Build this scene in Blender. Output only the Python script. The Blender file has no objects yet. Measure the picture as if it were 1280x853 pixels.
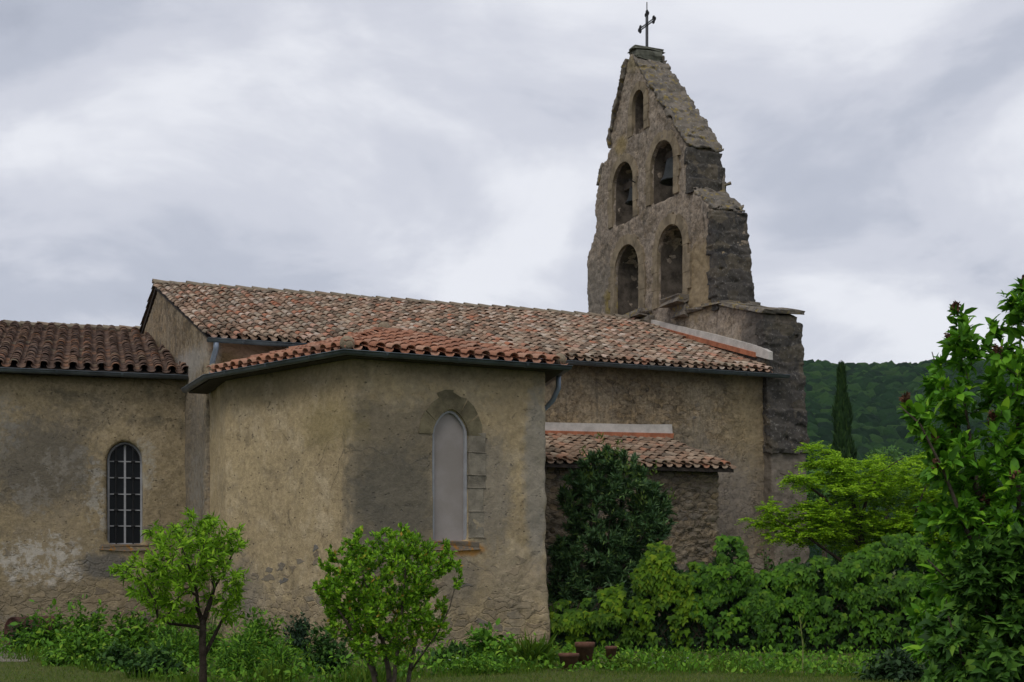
import bpy, bmesh, math, random
import numpy as np
from mathutils import Vector, noise as mnoise

random.seed(7)
rng = np.random.default_rng(11)
S = bpy.context.scene
COL = S.collection

# ------------------------------------------------------------------ camera
F = 1778.0        # focal length in photo pixels (50 mm on a 36 mm frame, 1280 px wide)
HY, CXP, EYE = 705.0, 640.0, 1.6
cam = bpy.data.cameras.new('camera')
cam.lens = 50.0
cam.sensor_width = 36.0
cam.shift_y = (HY - 426.5) / 1280.0
cam.clip_end = 6000
co = bpy.data.objects.new('camera', cam)
COL.objects.link(co)
co.location = (0, 0, EYE)
co.rotation_euler = (math.radians(90), 0, 0)
S.camera = co

# ------------------------------------------------------------------ node helper
class NT:
    def __init__(self, tree):
        self.t = tree
        self.n = tree.nodes
        self.n.clear()
    def new(self, typ, **kw):
        nd = self.n.new(typ)
        for k, v in kw.items():
            setattr(nd, k, v)
        return nd
    def put(self, sock, v):
        if hasattr(v, 'is_output'):
            self.t.links.new(v, sock)
        elif v is not None:
            if sock.type == 'RGBA' and hasattr(v, '__len__') and len(v) == 3:
                v = (*v, 1.0)
            sock.default_value = v
    def math(self, op, a, b=0.0, c=None, clamp=False):
        nd = self.new('ShaderNodeMath', operation=op, use_clamp=clamp)
        self.put(nd.inputs[0], a); self.put(nd.inputs[1], b)
        if c is not None: self.put(nd.inputs[2], c)
        return nd.outputs[0]
    def vmath(self, op, a, b=None):
        nd = self.new('ShaderNodeVectorMath', operation=op)
        self.put(nd.inputs[0], a)
        if b is not None: self.put(nd.inputs[1], b)
        return nd.outputs['Value'] if op in ('DOT_PRODUCT', 'LENGTH', 'DISTANCE') else nd.outputs[0]
    def noise(self, vec, scale, detail=4, rough=0.55, dist=0.0):
        nd = self.new('ShaderNodeTexNoise')
        self.put(nd.inputs['Vector'], vec)
        nd.inputs['Scale'].default_value = scale
        nd.inputs['Detail'].default_value = detail
        nd.inputs['Roughness'].default_value = rough
        nd.inputs['Distortion'].default_value = dist
        return nd.outputs[0]
    def noisec(self, vec, scale):
        nd = self.new('ShaderNodeTexNoise')
        self.put(nd.inputs['Vector'], vec)
        nd.inputs['Scale'].default_value = scale
        nd.inputs['Detail'].default_value = 4
        return nd.outputs['Color']
    def voro(self, vec, scale, feature='F1', rand=1.0):
        nd = self.new('ShaderNodeTexVoronoi', feature=feature)
        self.put(nd.inputs['Vector'], vec)
        nd.inputs['Scale'].default_value = scale
        nd.inputs['Randomness'].default_value = rand
        return nd
    def ramp(self, fac, stops, interp='LINEAR'):
        nd = self.new('ShaderNodeValToRGB')
        cr = nd.color_ramp
        cr.interpolation = interp
        while len(cr.elements) < len(stops):
            cr.elements.new(0.5)
        for e, (p, c) in zip(cr.elements, stops):
            e.position = p
            e.color = (*c, 1.0) if len(c) == 3 else c
        self.put(nd.inputs[0], fac)
        return nd.outputs[0]
    def step(self, v, lo, hi, a=0.0, b=1.0):
        nd = self.new('ShaderNodeMapRange', interpolation_type='SMOOTHSTEP')
        self.put(nd.inputs['Value'], v)
        for i, x in zip(('From Min', 'From Max', 'To Min', 'To Max'), (lo, hi, a, b)):
            self.put(nd.inputs[i], x)
        return nd.outputs[0]
    def mix(self, f, a, b, mode='MIX'):
        nd = self.new('ShaderNodeMix', data_type='RGBA', blend_type=mode)
        nd.clamp_factor = True
        self.put(nd.inputs[0], f); self.put(nd.inputs[6], a); self.put(nd.inputs[7], b)
        return nd.outputs[2]
    def scale(self, v, s):
        nd = self.new('ShaderNodeVectorMath', operation='MULTIPLY')
        self.put(nd.inputs[0], v); nd.inputs[1].default_value = s
        return nd.outputs[0]
    def bump(self, h, strength, dist, normal=None):
        nd = self.new('ShaderNodeBump')
        self.put(nd.inputs['Height'], h)
        nd.inputs['Strength'].default_value = strength
        nd.inputs['Distance'].default_value = dist
        if normal is not None: self.put(nd.inputs['Normal'], normal)
        return nd.outputs[0]
    def pos(self):
        return self.new('ShaderNodeNewGeometry').outputs['Position']
    def rnd(self):
        return self.new('ShaderNodeNewGeometry').outputs['Random Per Island']
    def principled(self, col, rough=0.8, normal=None, metal=0.0, spec=0.3):
        b = self.new('ShaderNodeBsdfPrincipled')
        self.put(b.inputs['Base Color'], col)
        self.put(b.inputs['Roughness'], rough)
        b.inputs['Metallic'].default_value = metal
        b.inputs['Specular IOR Level'].default_value = spec
        if normal is not None: self.put(b.inputs['Normal'], normal)
        return b.outputs[0]
    def out(self, sh, target='ShaderNodeOutputMaterial', sock='Surface'):
        o = self.new(target)
        self.t.links.new(sh, o.inputs[sock])

def material(name):
    m = bpy.data.materials.new(name)
    m.use_nodes = True
    return m, NT(m.node_tree)

# ------------------------------------------------------------------ world (overcast sky), sun, exposure
SUN_EL, SUN_AZ = math.radians(52), math.radians(205)     # azimuth clockwise from +Y (behind-left of the camera)
world = bpy.data.worlds.new('World')
S.world = world
world.use_nodes = True
w = NT(world.node_tree)
sky = w.new('ShaderNodeTexSky', sky_type='NISHITA')
sky.sun_disc = False
sky.sun_elevation = SUN_EL
sky.sun_rotation = SUN_AZ
gen = w.new('ShaderNodeTexCoord').outputs['Generated']
sep = w.new('ShaderNodeSeparateXYZ'); w.put(sep.inputs[0], gen)
zz = w.math('ADD', w.math('MAXIMUM', sep.outputs['Z'], 0.0), 0.30)
cmb = w.new('ShaderNodeCombineXYZ')
w.put(cmb.inputs[0], w.math('DIVIDE', sep.outputs['X'], zz))
w.put(cmb.inputs[1], w.math('DIVIDE', sep.outputs['Y'], zz))
cmb.inputs[2].default_value = 3.7
cv = cmb.outputs[0]
big = w.noise(w.vmath('ADD', cv, (9.1, 2.2, 1.5)), 0.9, 3, 0.5, 0.4)
mid = w.noise(w.vmath('ADD', cv, (5.0, 2.0, 1.0)), 2.6, 7, 0.55, 0.45)
fine = w.noise(cv, 5.0, 6, 0.6, 0.2)
cl = w.math('ADD', w.math('MULTIPLY', big, 0.56), w.math('ADD', w.math('MULTIPLY', mid, 0.36), w.math('MULTIPLY', fine, 0.10)))
ccol = w.ramp(cl, [(0.42, (3.9, 4.2, 5.05)), (0.495, (5.3, 5.6, 6.5)), (0.55, (6.7, 6.9, 7.7)), (0.63, (8.7, 8.85, 9.4))], 'EASE')
skycol = w.mix(0.94, sky.outputs[0], ccol)
bg = w.new('ShaderNodeBackground')
w.put(bg.inputs[0], skycol)
bg.inputs[1].default_value = 0.1
w.out(bg.outputs[0], 'ShaderNodeOutputWorld')

sl = bpy.data.lights.new('sun', 'SUN')
sl.energy = 1.25
sl.angle = math.radians(28)
sl.color = (1.0, 0.96, 0.9)
so = bpy.data.objects.new('sun', sl)
COL.objects.link(so)
sd = Vector((math.sin(SUN_AZ) * math.cos(SUN_EL), math.cos(SUN_AZ) * math.cos(SUN_EL), math.sin(SUN_EL)))
so.rotation_euler = sd.to_track_quat('Z', 'Y').to_euler()
so.location = (0, -10, 30)

vs = S.view_settings
vs.view_transform = 'Standard'
vs.look = 'None'
vs.exposure = 0.0
vs.gamma = 1.0
vs.use_curve_mapping = False

# ------------------------------------------------------------------ geometry helpers
def pw(px, py, Y):
    """photo pixel at depth Y -> world"""
    return Vector(((px - CXP) * Y / F, Y, EYE + (HY - py) * Y / F))

def gy(py):
    """depth of the ground at photo row py"""
    return EYE * F / (py - HY)

class Fr:
    """vertical plane: origin (x,y), direction along it, outward direction; local (s, o, z)"""
    def __init__(self, o, d, out=None):
        self.o = Vector((o[0], o[1], 0)); d = Vector((d[0], d[1], 0)).normalized(); self.d = d
        self.n = Vector((d.y, -d.x, 0)) if out is None else Vector((out[0], out[1], 0)).normalized()
    def __call__(self, s, o, z):
        return self.o + self.d * s + self.n * o + Vector((0, 0, z))
    def px(self, x, y):
        u = (x - CXP) / F
        s = (u * self.o.y - self.o.x) / (self.d.x - u * self.d.y)
        Y = self.o.y + s * self.d.y
        return s, EYE + (HY - y) * Y / F

ROOT_LOC = {}
def link(name, me, parent=None, mat=None, smooth=False):
    o = bpy.data.objects.new(name, me)
    COL.objects.link(o)
    if mat is not None and not me.materials:
        me.materials.append(mat)
    if smooth:
        me.polygons.foreach_set('use_smooth', [True] * len(me.polygons))
    if parent is not None:
        root = parent
        off = Vector((0, 0, 0))
        while root is not None:
            off += root.location
            root = root.parent
        me.transform(__import__('mathutils').Matrix.Translation(-off))
        o.parent = parent
    return o

def tag(o, label=None, cat=None, group=None, kind=None):
    if label: o['label'] = label
    if cat: o['category'] = cat
    if group: o['group'] = group
    if kind: o['kind'] = kind
    return o

def thing(name, label, cat, loc, group=None):
    o = bpy.data.objects.new(name, None)
    o.empty_display_size = 0.2
    o.location = loc
    COL.objects.link(o)
    return tag(o, label, cat, group)

def bm_mesh(bm, name):
    me = bpy.data.meshes.new(name)
    bmesh.ops.recalc_face_normals(bm, faces=bm.faces)
    bm.to_mesh(me); bm.free()
    return me

def add_prism(bm, lo, hi):
    """two matching rings of points -> closed solid"""
    a = [bm.verts.new(p) for p in lo]; b = [bm.verts.new(p) for p in hi]
    n = len(a)
    bm.faces.new(a); bm.faces.new(b)
    for i in range(n):
        bm.faces.new((a[i], a[(i + 1) % n], b[(i + 1) % n], b[i]))

def add_frbox(bm, fr, s0, s1, o0, o1, z0, z1):
    add_prism(bm, [fr(s0, o0, z0), fr(s1, o0, z0), fr(s1, o1, z0), fr(s0, o1, z0)],
                  [fr(s0, o0, z1), fr(s1, o0, z1), fr(s1, o1, z1), fr(s0, o1, z1)])

def add_frpoly(bm, fr, pts, o0, o1):
    add_prism(bm, [fr(s, o0, z) for s, z in pts], [fr(s, o1, z) for s, z in pts])

def tube(acc, pts, rad, sides=6, cap=True):
    """swept tube appended to acc = (verts, faces)"""
    V, Fc = acc
    pts = [Vector(p) for p in pts]
    n = len(pts)
    if not hasattr(rad, '__len__'): rad = [rad] * n
    base = len(V)
    prev = None
    for i, p in enumerate(pts):
        t = (pts[min(i + 1, n - 1)] - pts[max(i - 1, 0)])
        if t.length < 1e-9: t = Vector((0, 0, 1))
        t.normalize()
        if prev is None:
            a = t.orthogonal().normalized()
        else:
            a = (prev - t * prev.dot(t))
            a = a.normalized() if a.length > 1e-6 else t.orthogonal().normalized()
        prev = a
        b = t.cross(a)
        for k in range(sides):
            th = 2 * math.pi * k / sides
            V.append(tuple(p + (a * math.cos(th) + b * math.sin(th)) * rad[i]))
    for i in range(n - 1):
        for k in range(sides):
            k2 = (k + 1) % sides
            Fc.append((base + i * sides + k, base + i * sides + k2, base + (i + 1) * sides + k2, base + (i + 1) * sides + k))
    if cap:
        Fc.append(tuple(base + k for k in reversed(range(sides))))
        Fc.append(tuple(base + (n - 1) * sides + k for k in range(sides)))

def acc_mesh(acc, name):
    me = bpy.data.meshes.new(name)
    me.from_pydata(acc[0], [], acc[1])
    me.update()
    return me

def sweep_tube(name, pts, rad, mat, parent, sides=10):
    a = ([], [])
    tube(a, pts, rad, sides)
    return link(name, acc_mesh(a, name), parent, mat, True)

def voxel_solid(name, bm, mat, parent, cut=(), voxel=0.06, disp=None, smooth=True):
    """boolean cuts, voxel remesh, displacement: a wall with soft, uneven edges"""
    me = bm_mesh(bm, name)
    tmp = bpy.data.objects.new('tmp', me); COL.objects.link(tmp)
    cs = []
    for cbm in cut:
        c = bpy.data.objects.new('tmpc', bm_mesh(cbm, 'tmpc')); COL.objects.link(c); cs.append(c)
        md = tmp.modifiers.new('b', 'BOOLEAN'); md.operation = 'DIFFERENCE'; md.object = c; md.solver = 'EXACT'
    if voxel:
        md = tmp.modifiers.new('r', 'REMESH'); md.mode = 'VOXEL'; md.voxel_size = voxel
    dg = bpy.context.evaluated_depsgraph_get()
    out = bpy.data.meshes.new_from_object(tmp.evaluated_get(dg))
    for o in [tmp] + cs:
        d = o.data; bpy.data.objects.remove(o); bpy.data.meshes.remove(d)
    out.name = name
    if disp:
        n = len(out.vertices)
        co_ = np.empty(n * 3); out.vertices.foreach_get('co', co_); co_ = co_.reshape(-1, 3)
        no_ = np.empty(n * 3); out.vertex_normals.foreach_get('vector', no_); no_ = no_.reshape(-1, 3)
        h = np.array([disp(Vector(c)) for c in co_])
        co_ += no_ * h[:, None]
        out.vertices.foreach_set('co', co_.ravel()); out.update()
    out.materials.clear()
    return link(name, out, parent, mat, smooth)

def fract(p, s, o=3):
    return mnoise.fractal(p * s, 1.0, 2.0, o)

def stones(p, sx, sz):
    d, _ = mnoise.voronoi(Vector((p.x * sx, p.y * sx, p.z * sz)))
    return min(1.0, (d[1] - d[0]) / 0.22)

def ssmooth(x, a, b):
    t = max(0.0, min(1.0, (x - a) / (b - a)))
    return t * t * (3 - 2 * t)

def arch(s0, s1, z0, z1, point=0.0, n=12):
    """outline of an arched opening, counter-clockwise from lower left; point>0 makes it slightly pointed"""
    r = (s1 - s0) / 2; c = (s0 + s1) / 2
    sp = z1 - r * (1 + point)
    pts = [(s0, z0), (s1, z0)]
    for i in range(n + 1):
        th = math.pi * i / n
        k = math.sin(th)
        pts.append((c + r * math.cos(th), sp + r * k * (1 + point * k ** 3)))
    return pts

def arch_band(bm, fr, inner, outer, o0, o1):
    """open-bottom band between two arch() outlines"""
    a = inner[1:] + [inner[0]]; b = outer[1:] + [outer[0]]
    n = len(a)
    vs_ = []
    for (p, q) in zip(a, b):
        vs_.append([bm.verts.new(fr(p[0], o0, p[1])), bm.verts.new(fr(p[0], o1, p[1])),
                    bm.verts.new(fr(q[0], o1, q[1])), bm.verts.new(fr(q[0], o0, q[1]))])
    for i in range(n - 1):
        for k in range(4):
            bm.faces.new((vs_[i][k], vs_[i][(k + 1) % 4], vs_[i + 1][(k + 1) % 4], vs_[i + 1][k]))
    bm.faces.new(vs_[0]); bm.faces.new(vs_[-1])

# ------------------------------------------------------------------ layout (plan of the church)
TH = math.radians(23)
D = Vector((math.cos(TH), math.sin(TH), 0)); NN = Vector((-math.sin(TH), math.cos(TH), 0))
N0 = Vector((-6.34, 29.5, 0))                    # south-east corner of the nave
NAVE_L = 13.58
nave_s = Fr(N0, D, -NN)                          # south wall, s along the nave
nave_e = Fr(N0, NN, -D)                          # east gable, s to the north
W0 = N0 + D * NAVE_L
west = Fr(W0, NN, -D)                            # east face of the west (bell) wall
HALF = 6.4; EZ = 6.46; RZ = 8.6; SL = (RZ - EZ) / HALF

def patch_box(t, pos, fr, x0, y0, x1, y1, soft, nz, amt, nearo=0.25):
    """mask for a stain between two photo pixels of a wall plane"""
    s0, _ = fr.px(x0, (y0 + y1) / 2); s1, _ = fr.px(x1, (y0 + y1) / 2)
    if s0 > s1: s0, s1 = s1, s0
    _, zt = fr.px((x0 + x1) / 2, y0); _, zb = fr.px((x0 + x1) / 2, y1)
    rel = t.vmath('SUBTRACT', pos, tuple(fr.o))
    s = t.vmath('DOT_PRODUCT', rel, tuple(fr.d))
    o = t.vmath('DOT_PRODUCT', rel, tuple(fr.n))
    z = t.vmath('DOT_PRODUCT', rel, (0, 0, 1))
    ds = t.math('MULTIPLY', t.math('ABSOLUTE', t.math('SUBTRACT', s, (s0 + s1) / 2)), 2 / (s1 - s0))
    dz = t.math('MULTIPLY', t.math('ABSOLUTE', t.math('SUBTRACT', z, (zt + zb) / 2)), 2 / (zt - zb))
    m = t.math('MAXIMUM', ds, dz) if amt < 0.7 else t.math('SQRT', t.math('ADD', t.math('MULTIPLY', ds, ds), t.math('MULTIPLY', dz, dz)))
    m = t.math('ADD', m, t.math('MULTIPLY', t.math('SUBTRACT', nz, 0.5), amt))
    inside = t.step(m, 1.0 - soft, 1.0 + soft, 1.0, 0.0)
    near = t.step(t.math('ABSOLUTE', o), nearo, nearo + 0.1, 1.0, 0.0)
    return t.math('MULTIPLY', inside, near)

def plaster(name, c0, c1, c2, base_h=1.3, grime=0.5, streak=0.35, rubble=0.0, patches=(), stony=0.0, grain=1.0, rubf=(0.1, 0.75)):
    m, t = material(name)
    p = t.pos()
    n_big = t.noise(p, 0.45, 5, 0.6, 0.3)
    n_mid = t.noise(p, 1.9, 7, 0.62, 0.4)
    n_fin = t.noise(p, 11.0, 8, 0.68)
    n_gr = t.noise(p, 46.0, 4, 0.7)
    col = t.mix(t.step(n_big, 0.36, 0.64), c0, c1)
    col = t.mix(t.math('MULTIPLY', t.step(n_mid, 0.47, 0.66), 0.75), col, c2)
    # greenish-grey grime clouds
    n_grm = t.noise(t.vmath('ADD', p, (13.0, 4.0, 2.0)), 1.1, 9, 0.7, 0.6)
    col = t.mix(t.math('MULTIPLY', t.step(n_grm, 0.5, 0.68), grime), col, (0.085, 0.078, 0.062))
    # fine tonal grain
    col = t.mix(0.8 * grain, col, t.mix(t.step(n_fin, 0.25, 0.75), (0.22, 0.21, 0.19), (0.80, 0.79, 0.77)), 'OVERLAY')
    col = t.mix(0.50 * grain, col, t.mix(n_gr, (0.28, 0.28, 0.28), (0.74, 0.74, 0.74)), 'OVERLAY')
    n_sp = t.noise(t.vmath('ADD', p, (1.7, 8.2, 3.3)), 24.0, 5, 0.72, 0.3)
    col = t.mix(t.math('MULTIPLY', t.step(n_sp, 0.55, 0.66), 0.5 * grain), col, (0.09, 0.078, 0.058))
    col = t.mix(t.math('MULTIPLY', t.step(n_sp, 0.45, 0.36), 0.28 * grain), col, (0.46, 0.40, 0.30))
    chn = t.noise(t.vmath('ADD', p, (21.0, 6.0, 14.0)), 2.6, 9, 0.7, 0.9)
    chip = t.math('MULTIPLY', t.step(chn, 0.635, 0.65), t.step(n_big, 0.42, 0.55))
    col = t.mix(t.math('MULTIPLY', chip, 0.7), col, t.mix(n_sp, (0.10, 0.082, 0.055), (0.26, 0.205, 0.13)))
    # rain streaks
    ns = t.noise(t.scale(p, (4.5, 4.5, 0.22)), 1.0, 6, 0.65)
    ns2 = t.noise(t.scale(p, (13.0, 13.0, 0.5)), 1.0, 4, 0.6)
    smask = t.math('MULTIPLY', t.step(ns, 0.52, 0.72), streak)
    col = t.mix(smask, col, (0.07, 0.066, 0.058))
    col = t.mix(t.math('MULTIPLY', t.step(ns2, 0.56, 0.74), streak * 0.6), col, (0.32, 0.29, 0.24))
    # small pits and holes
    pn = t.noise(t.vmath('ADD', p, (3.0, 9.0, 5.0)), 7.5, 3, 0.5, 1.2)
    clus = t.step(n_mid, 0.42, 0.6)
    pit = t.math('MULTIPLY', t.step(pn, 0.66, 0.71), clus)
    vp = t.voro(t.scale(p, (1, 1, 1.4)), 6.0)
    pit2 = t.math('MULTIPLY', t.step(vp.outputs['Distance'], 0.10, 0.16, 1, 0), t.step(n_grm, 0.42, 0.55))
    pit = t.math('MAXIMUM', pit, pit2)
    col = t.mix(t.math('MULTIPLY', pit, 0.62), col, (0.05, 0.042, 0.032))
    # hairline cracks
    crk = t.voro(t.vmath('ADD', p, t.scale(t.noisec(p, 1.3), (0.9, 0.9, 0.9))), 0.55, 'DISTANCE_TO_EDGE')
    cm = t.math('MULTIPLY', t.step(crk.outputs['Distance'], 0.002, 0.010, 1, 0), t.step(n_big, 0.5, 0.62))
    col = t.mix(t.math('MULTIPLY', cm, 0.6), col, (0.05, 0.045, 0.035))
    # stones showing through near the foot of the wall (and wherever rubble > 0)
    dv = t.vmath('ADD', p, t.scale(t.noisec(p, 4.0), (0.34, 0.34, 0.18)))
    sc = t.scale(dv, (3.6, 3.6, 7.5))
    v1 = t.voro(sc, 1.0); ve = t.voro(sc, 1.0, 'DISTANCE_TO_EDGE')
    hs = t.new('ShaderNodeSeparateColor'); t.put(hs.inputs[0], v1.outputs['Color'])
    scol = t.ramp(hs.outputs[0], [(0.0, (0.15, 0.125, 0.092)), (0.3, (0.24, 0.19, 0.125)), (0.6, (0.19, 0.165, 0.13)), (0.8, (0.28, 0.21, 0.125)), (1.0, (0.16, 0.148, 0.13))])
    scol = t.mix(0.6, scol, t.mix(n_fin, (0.25, 0.25, 0.25), (0.8, 0.8, 0.8)), 'OVERLAY')
    mort = t.step(t.math('ADD', ve.outputs['Distance'], t.math('MULTIPLY', t.math('SUBTRACT', n_fin, 0.5), 0.16)), 0.02, 0.10)
    gap = t.mix(t.step(n_mid, 0.36, 0.52), (0.075, 0.064, 0.048), t.mix(0.35, col, (0.15, 0.125, 0.09)))
    scol = t.mix(mort, gap, scol)
    sz_ = t.new('ShaderNodeSeparateXYZ'); t.put(sz_.inputs[0], p)
    hz = t.math('ADD', sz_.outputs['Z'], t.math('MULTIPLY', t.math('SUBTRACT', t.noise(p, 0.8, 6, 0.65), 0.5), 2.6))
    rub = t.step(hz, base_h - 0.25, base_h + 0.25, 1.0, 0.0)
    rub = t.math('MULTIPLY', rub, t.step(t.math('ADD', n_grm, t.math('MULTIPLY', hs.outputs[2], 0.25)), 0.50, 0.68, rubf[0], rubf[1]))
    # single stones peeping out a little higher up
    peep = t.math('MULTIPLY', t.math('MULTIPLY', t.step(hs.outputs[1], 0.84, 0.86), t.step(hz, base_h + 0.5, base_h + 1.3, 1.0, 0.0)), t.step(ve.outputs['Distance'], 0.06, 0.12))
    rub = t.math('MAXIMUM', rub, peep)
    if rubble > 0:
        rub = t.math('MAXIMUM', rub, t.step(t.math('ADD', n_mid, rubble), 0.98, 1.06))
    col = t.mix(rub, col, scol)
    if stony:
        sc2 = t.scale(t.vmath('ADD', p, t.scale(t.noisec(p, 4.5), (0.30, 0.30, 0.16))), (4.6, 4.6, 9.0))
        w1 = t.voro(sc2, 1.0); we = t.voro(sc2, 1.0, 'DISTANCE_TO_EDGE')
        h2 = t.new('ShaderNodeSeparateColor'); t.put(h2.inputs[0], w1.outputs['Color'])
        tint = t.ramp(h2.outputs[0], [(0, (0.5, 0.47, 0.45)), (0.35, (1.15, 1.02, 0.82)), (0.7, (0.78, 0.76, 0.76)), (1, (1.3, 1.2, 1.05))])
        vis = t.math('MULTIPLY', t.step(n_grm, 0.36, 0.60), stony)
        col = t.mix(vis, col, t.mix(1.0, col, tint, 'MULTIPLY'))
        nv3 = t.noise(t.scale(p, (26.0, 26.0, 1.0)), 1.0, 5, 0.65)
        col = t.mix(t.math('MULTIPLY', t.step(nv3, 0.54, 0.68), 0.5 * stony), col, (0.10, 0.082, 0.062))
        jnt = t.math('MULTIPLY', t.step(t.math('ADD', we.outputs['Distance'], t.math('MULTIPLY', t.math('SUBTRACT', n_fin, 0.5), 0.25)), 0.0, 0.10, 1, 0), vis)
        jnt = t.math('MULTIPLY', jnt, t.step(n_sp, 0.42, 0.60))
        col = t.mix(t.math('MULTIPLY', jnt, 0.6), col, (0.07, 0.058, 0.045))
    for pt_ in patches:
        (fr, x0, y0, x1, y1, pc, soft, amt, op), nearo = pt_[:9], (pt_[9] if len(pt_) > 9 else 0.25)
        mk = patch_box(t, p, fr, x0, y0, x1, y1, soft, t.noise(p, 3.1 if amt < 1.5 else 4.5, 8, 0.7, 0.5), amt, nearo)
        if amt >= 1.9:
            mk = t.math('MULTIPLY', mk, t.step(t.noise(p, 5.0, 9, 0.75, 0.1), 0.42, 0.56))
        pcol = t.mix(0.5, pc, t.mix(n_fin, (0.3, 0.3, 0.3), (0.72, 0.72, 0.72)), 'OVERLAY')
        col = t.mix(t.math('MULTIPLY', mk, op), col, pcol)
    h = t.math('ADD', t.math('MULTIPLY', n_fin, 0.5), t.math('MULTIPLY', n_mid, 0.6))
    h = t.math('SUBTRACT', h, t.math('MULTIPLY', pit, 0.5))
    if stony: h = t.math('SUBTRACT', h, t.math('MULTIPLY', jnt, 0.6))
    h = t.math('ADD', h, t.math('MULTIPLY', n_sp, 0.35))
    h = t.math('SUBTRACT', h, t.math('MULTIPLY', chip, 0.35))
    h = t.math('ADD', h, t.math('MULTIPLY', t.math('MULTIPLY', rub, mort), 0.8))
    h = t.math('SUBTRACT', h, t.math('MULTIPLY', rub, 0.45))
    nb = t.bump(h, 0.75, 0.05)
    nb = t.bump(n_gr, 0.25, 0.012, nb)
    t.out(t.principled(col, 0.93, nb, 0, 0.15))
    return m

def simple(name, col, rough=0.7, metal=0.0, var=0.25, scale=6.0, spec=0.3, bump=0.2):
    m, t = material(name)
    p = t.pos()
    n = t.noise(p, scale, 7, 0.65)
    dark = tuple(c * (1 - var) for c in col); lite = tuple(min(1, c * (1 + var)) for c in col)
    c = t.mix(t.step(n, 0.3, 0.7), dark, lite)
    n2 = t.noise(p, scale * 9, 4, 0.65)
    c = t.mix(0.25, c, t.mix(n2, (0.3, 0.3, 0.3), (0.7, 0.7, 0.7)), 'OVERLAY')
    t.out(t.principled(c, rough, t.bump(t.math('ADD', n, n2), bump, 0.02), metal, spec))
    return m

def tile_mat(name, stops, lichen=0.4, pale=0.3):
    m, t = material(name)
    p = t.pos(); r = t.rnd()
    c = t.ramp(r, stops)
    n1 = t.noise(p, 9.0, 7, 0.7, 0.3); n2 = t.noise(p, 38.0, 4, 0.7); n3 = t.noise(p, 0.7, 3, 0.6)
    c = t.mix(t.math('MULTIPLY', t.step(n1, 0.5, 0.68), lichen), c, (0.085, 0.075, 0.06))
    n4 = t.noise(t.vmath('ADD', p, (4, 4, 4)), 14.0, 6, 0.7)
    c = t.mix(t.math('MULTIPLY', t.step(n4, 0.56, 0.68), pale), c, (0.42, 0.37, 0.29))
    c = t.mix(t.math('MULTIPLY', t.step(n3, 0.42, 0.66), 0.45), c, t.mix(0.5, c, (0.12, 0.10, 0.085)))
    c = t.mix(0.45, c, t.mix(n2, (0.28, 0.28, 0.28), (0.75, 0.75, 0.75)), 'OVERLAY')
    t.out(t.principled(c, 0.9, t.bump(t.math('ADD', n1, n2), 0.4, 0.015), 0, 0.2))
    return m

def leaf_mat(name, stops, trans=0.3, rough=0.5, spec=0.35, patchy=0.0, patch_col=(0.1, 0.12, 0.02)):
    m, t = material(name)
    r = t.rnd()
    c = t.ramp(r, stops)
    if patchy:
        n = t.noise(t.pos(), 1.6, 4, 0.6)
        c = t.mix(t.math('MULTIPLY', t.step(n, 0.45, 0.62), patchy), c, patch_col)
    b = t.principled(c, rough + 0.12, None, 0, spec * 0.45)
    tr = t.new('ShaderNodeBsdfTranslucent')
    t.put(tr.inputs[0], c)
    mx = t.new('ShaderNodeMixShader'); mx.inputs[0].default_value = trans
    t.t.links.new(b, mx.inputs[1]); t.t.links.new(tr.outputs[0], mx.inputs[2])
    t.out(mx.outputs[0])
    return m

# ------------------------------------------------------------------ chapel plan
C2 = Vector(((441 - CXP) / F * 24.3, 24.3, 0))
dm = Vector((math.cos(math.radians(27)), math.sin(math.radians(27)), 0))
u3 = (682 - CXP) / F
k3 = (u3 * C2.y - C2.x) / (dm.x - u3 * dm.y)
C3 = C2 + dm * k3
C0 = N0 - D * 0.10 - NN * 0.12
C1 = C0 - NN * 2.3
dr = Vector((math.cos(math.radians(99)), math.sin(math.radians(99)), 0))
C4 = C3 + dr * 2.9
C5 = Vector((nave_s(0, 0, 0) + D * ((C4 - N0).dot(D))).to_tuple()) + NN * 0.4
CB = [C0 + NN * 0.6 + D * 0.2, C1, C2, C3, C4, C5]
ch_m = Fr(C2, dm)                                     # middle facet
ch_l = Fr(C1, C2 - C1)                                # left facet
ch_s = Fr(C0, C1 - C0)                                # straight side

# wing (lower choir east of the nave)
s_w = 2.4
WD = Vector((math.cos(math.radians(16.5)), math.sin(math.radians(16.5)), 0))
WW = nave_e(s_w, 0, 0)
wing = Fr(WW, -WD, (WD.y, -WD.x))                     # s runs to the left (east)
WNN = Vector((-WD.y, WD.x, 0))

# lean-to
SH_T = 10.98
sh_E = nave_s(SH_T, 2.84, 0)                          # eave corner (right)
shed = Fr(nave_s(SH_T - 0.22, 2.55, 0), -D, -NN)      # wall front, s to the left

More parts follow.
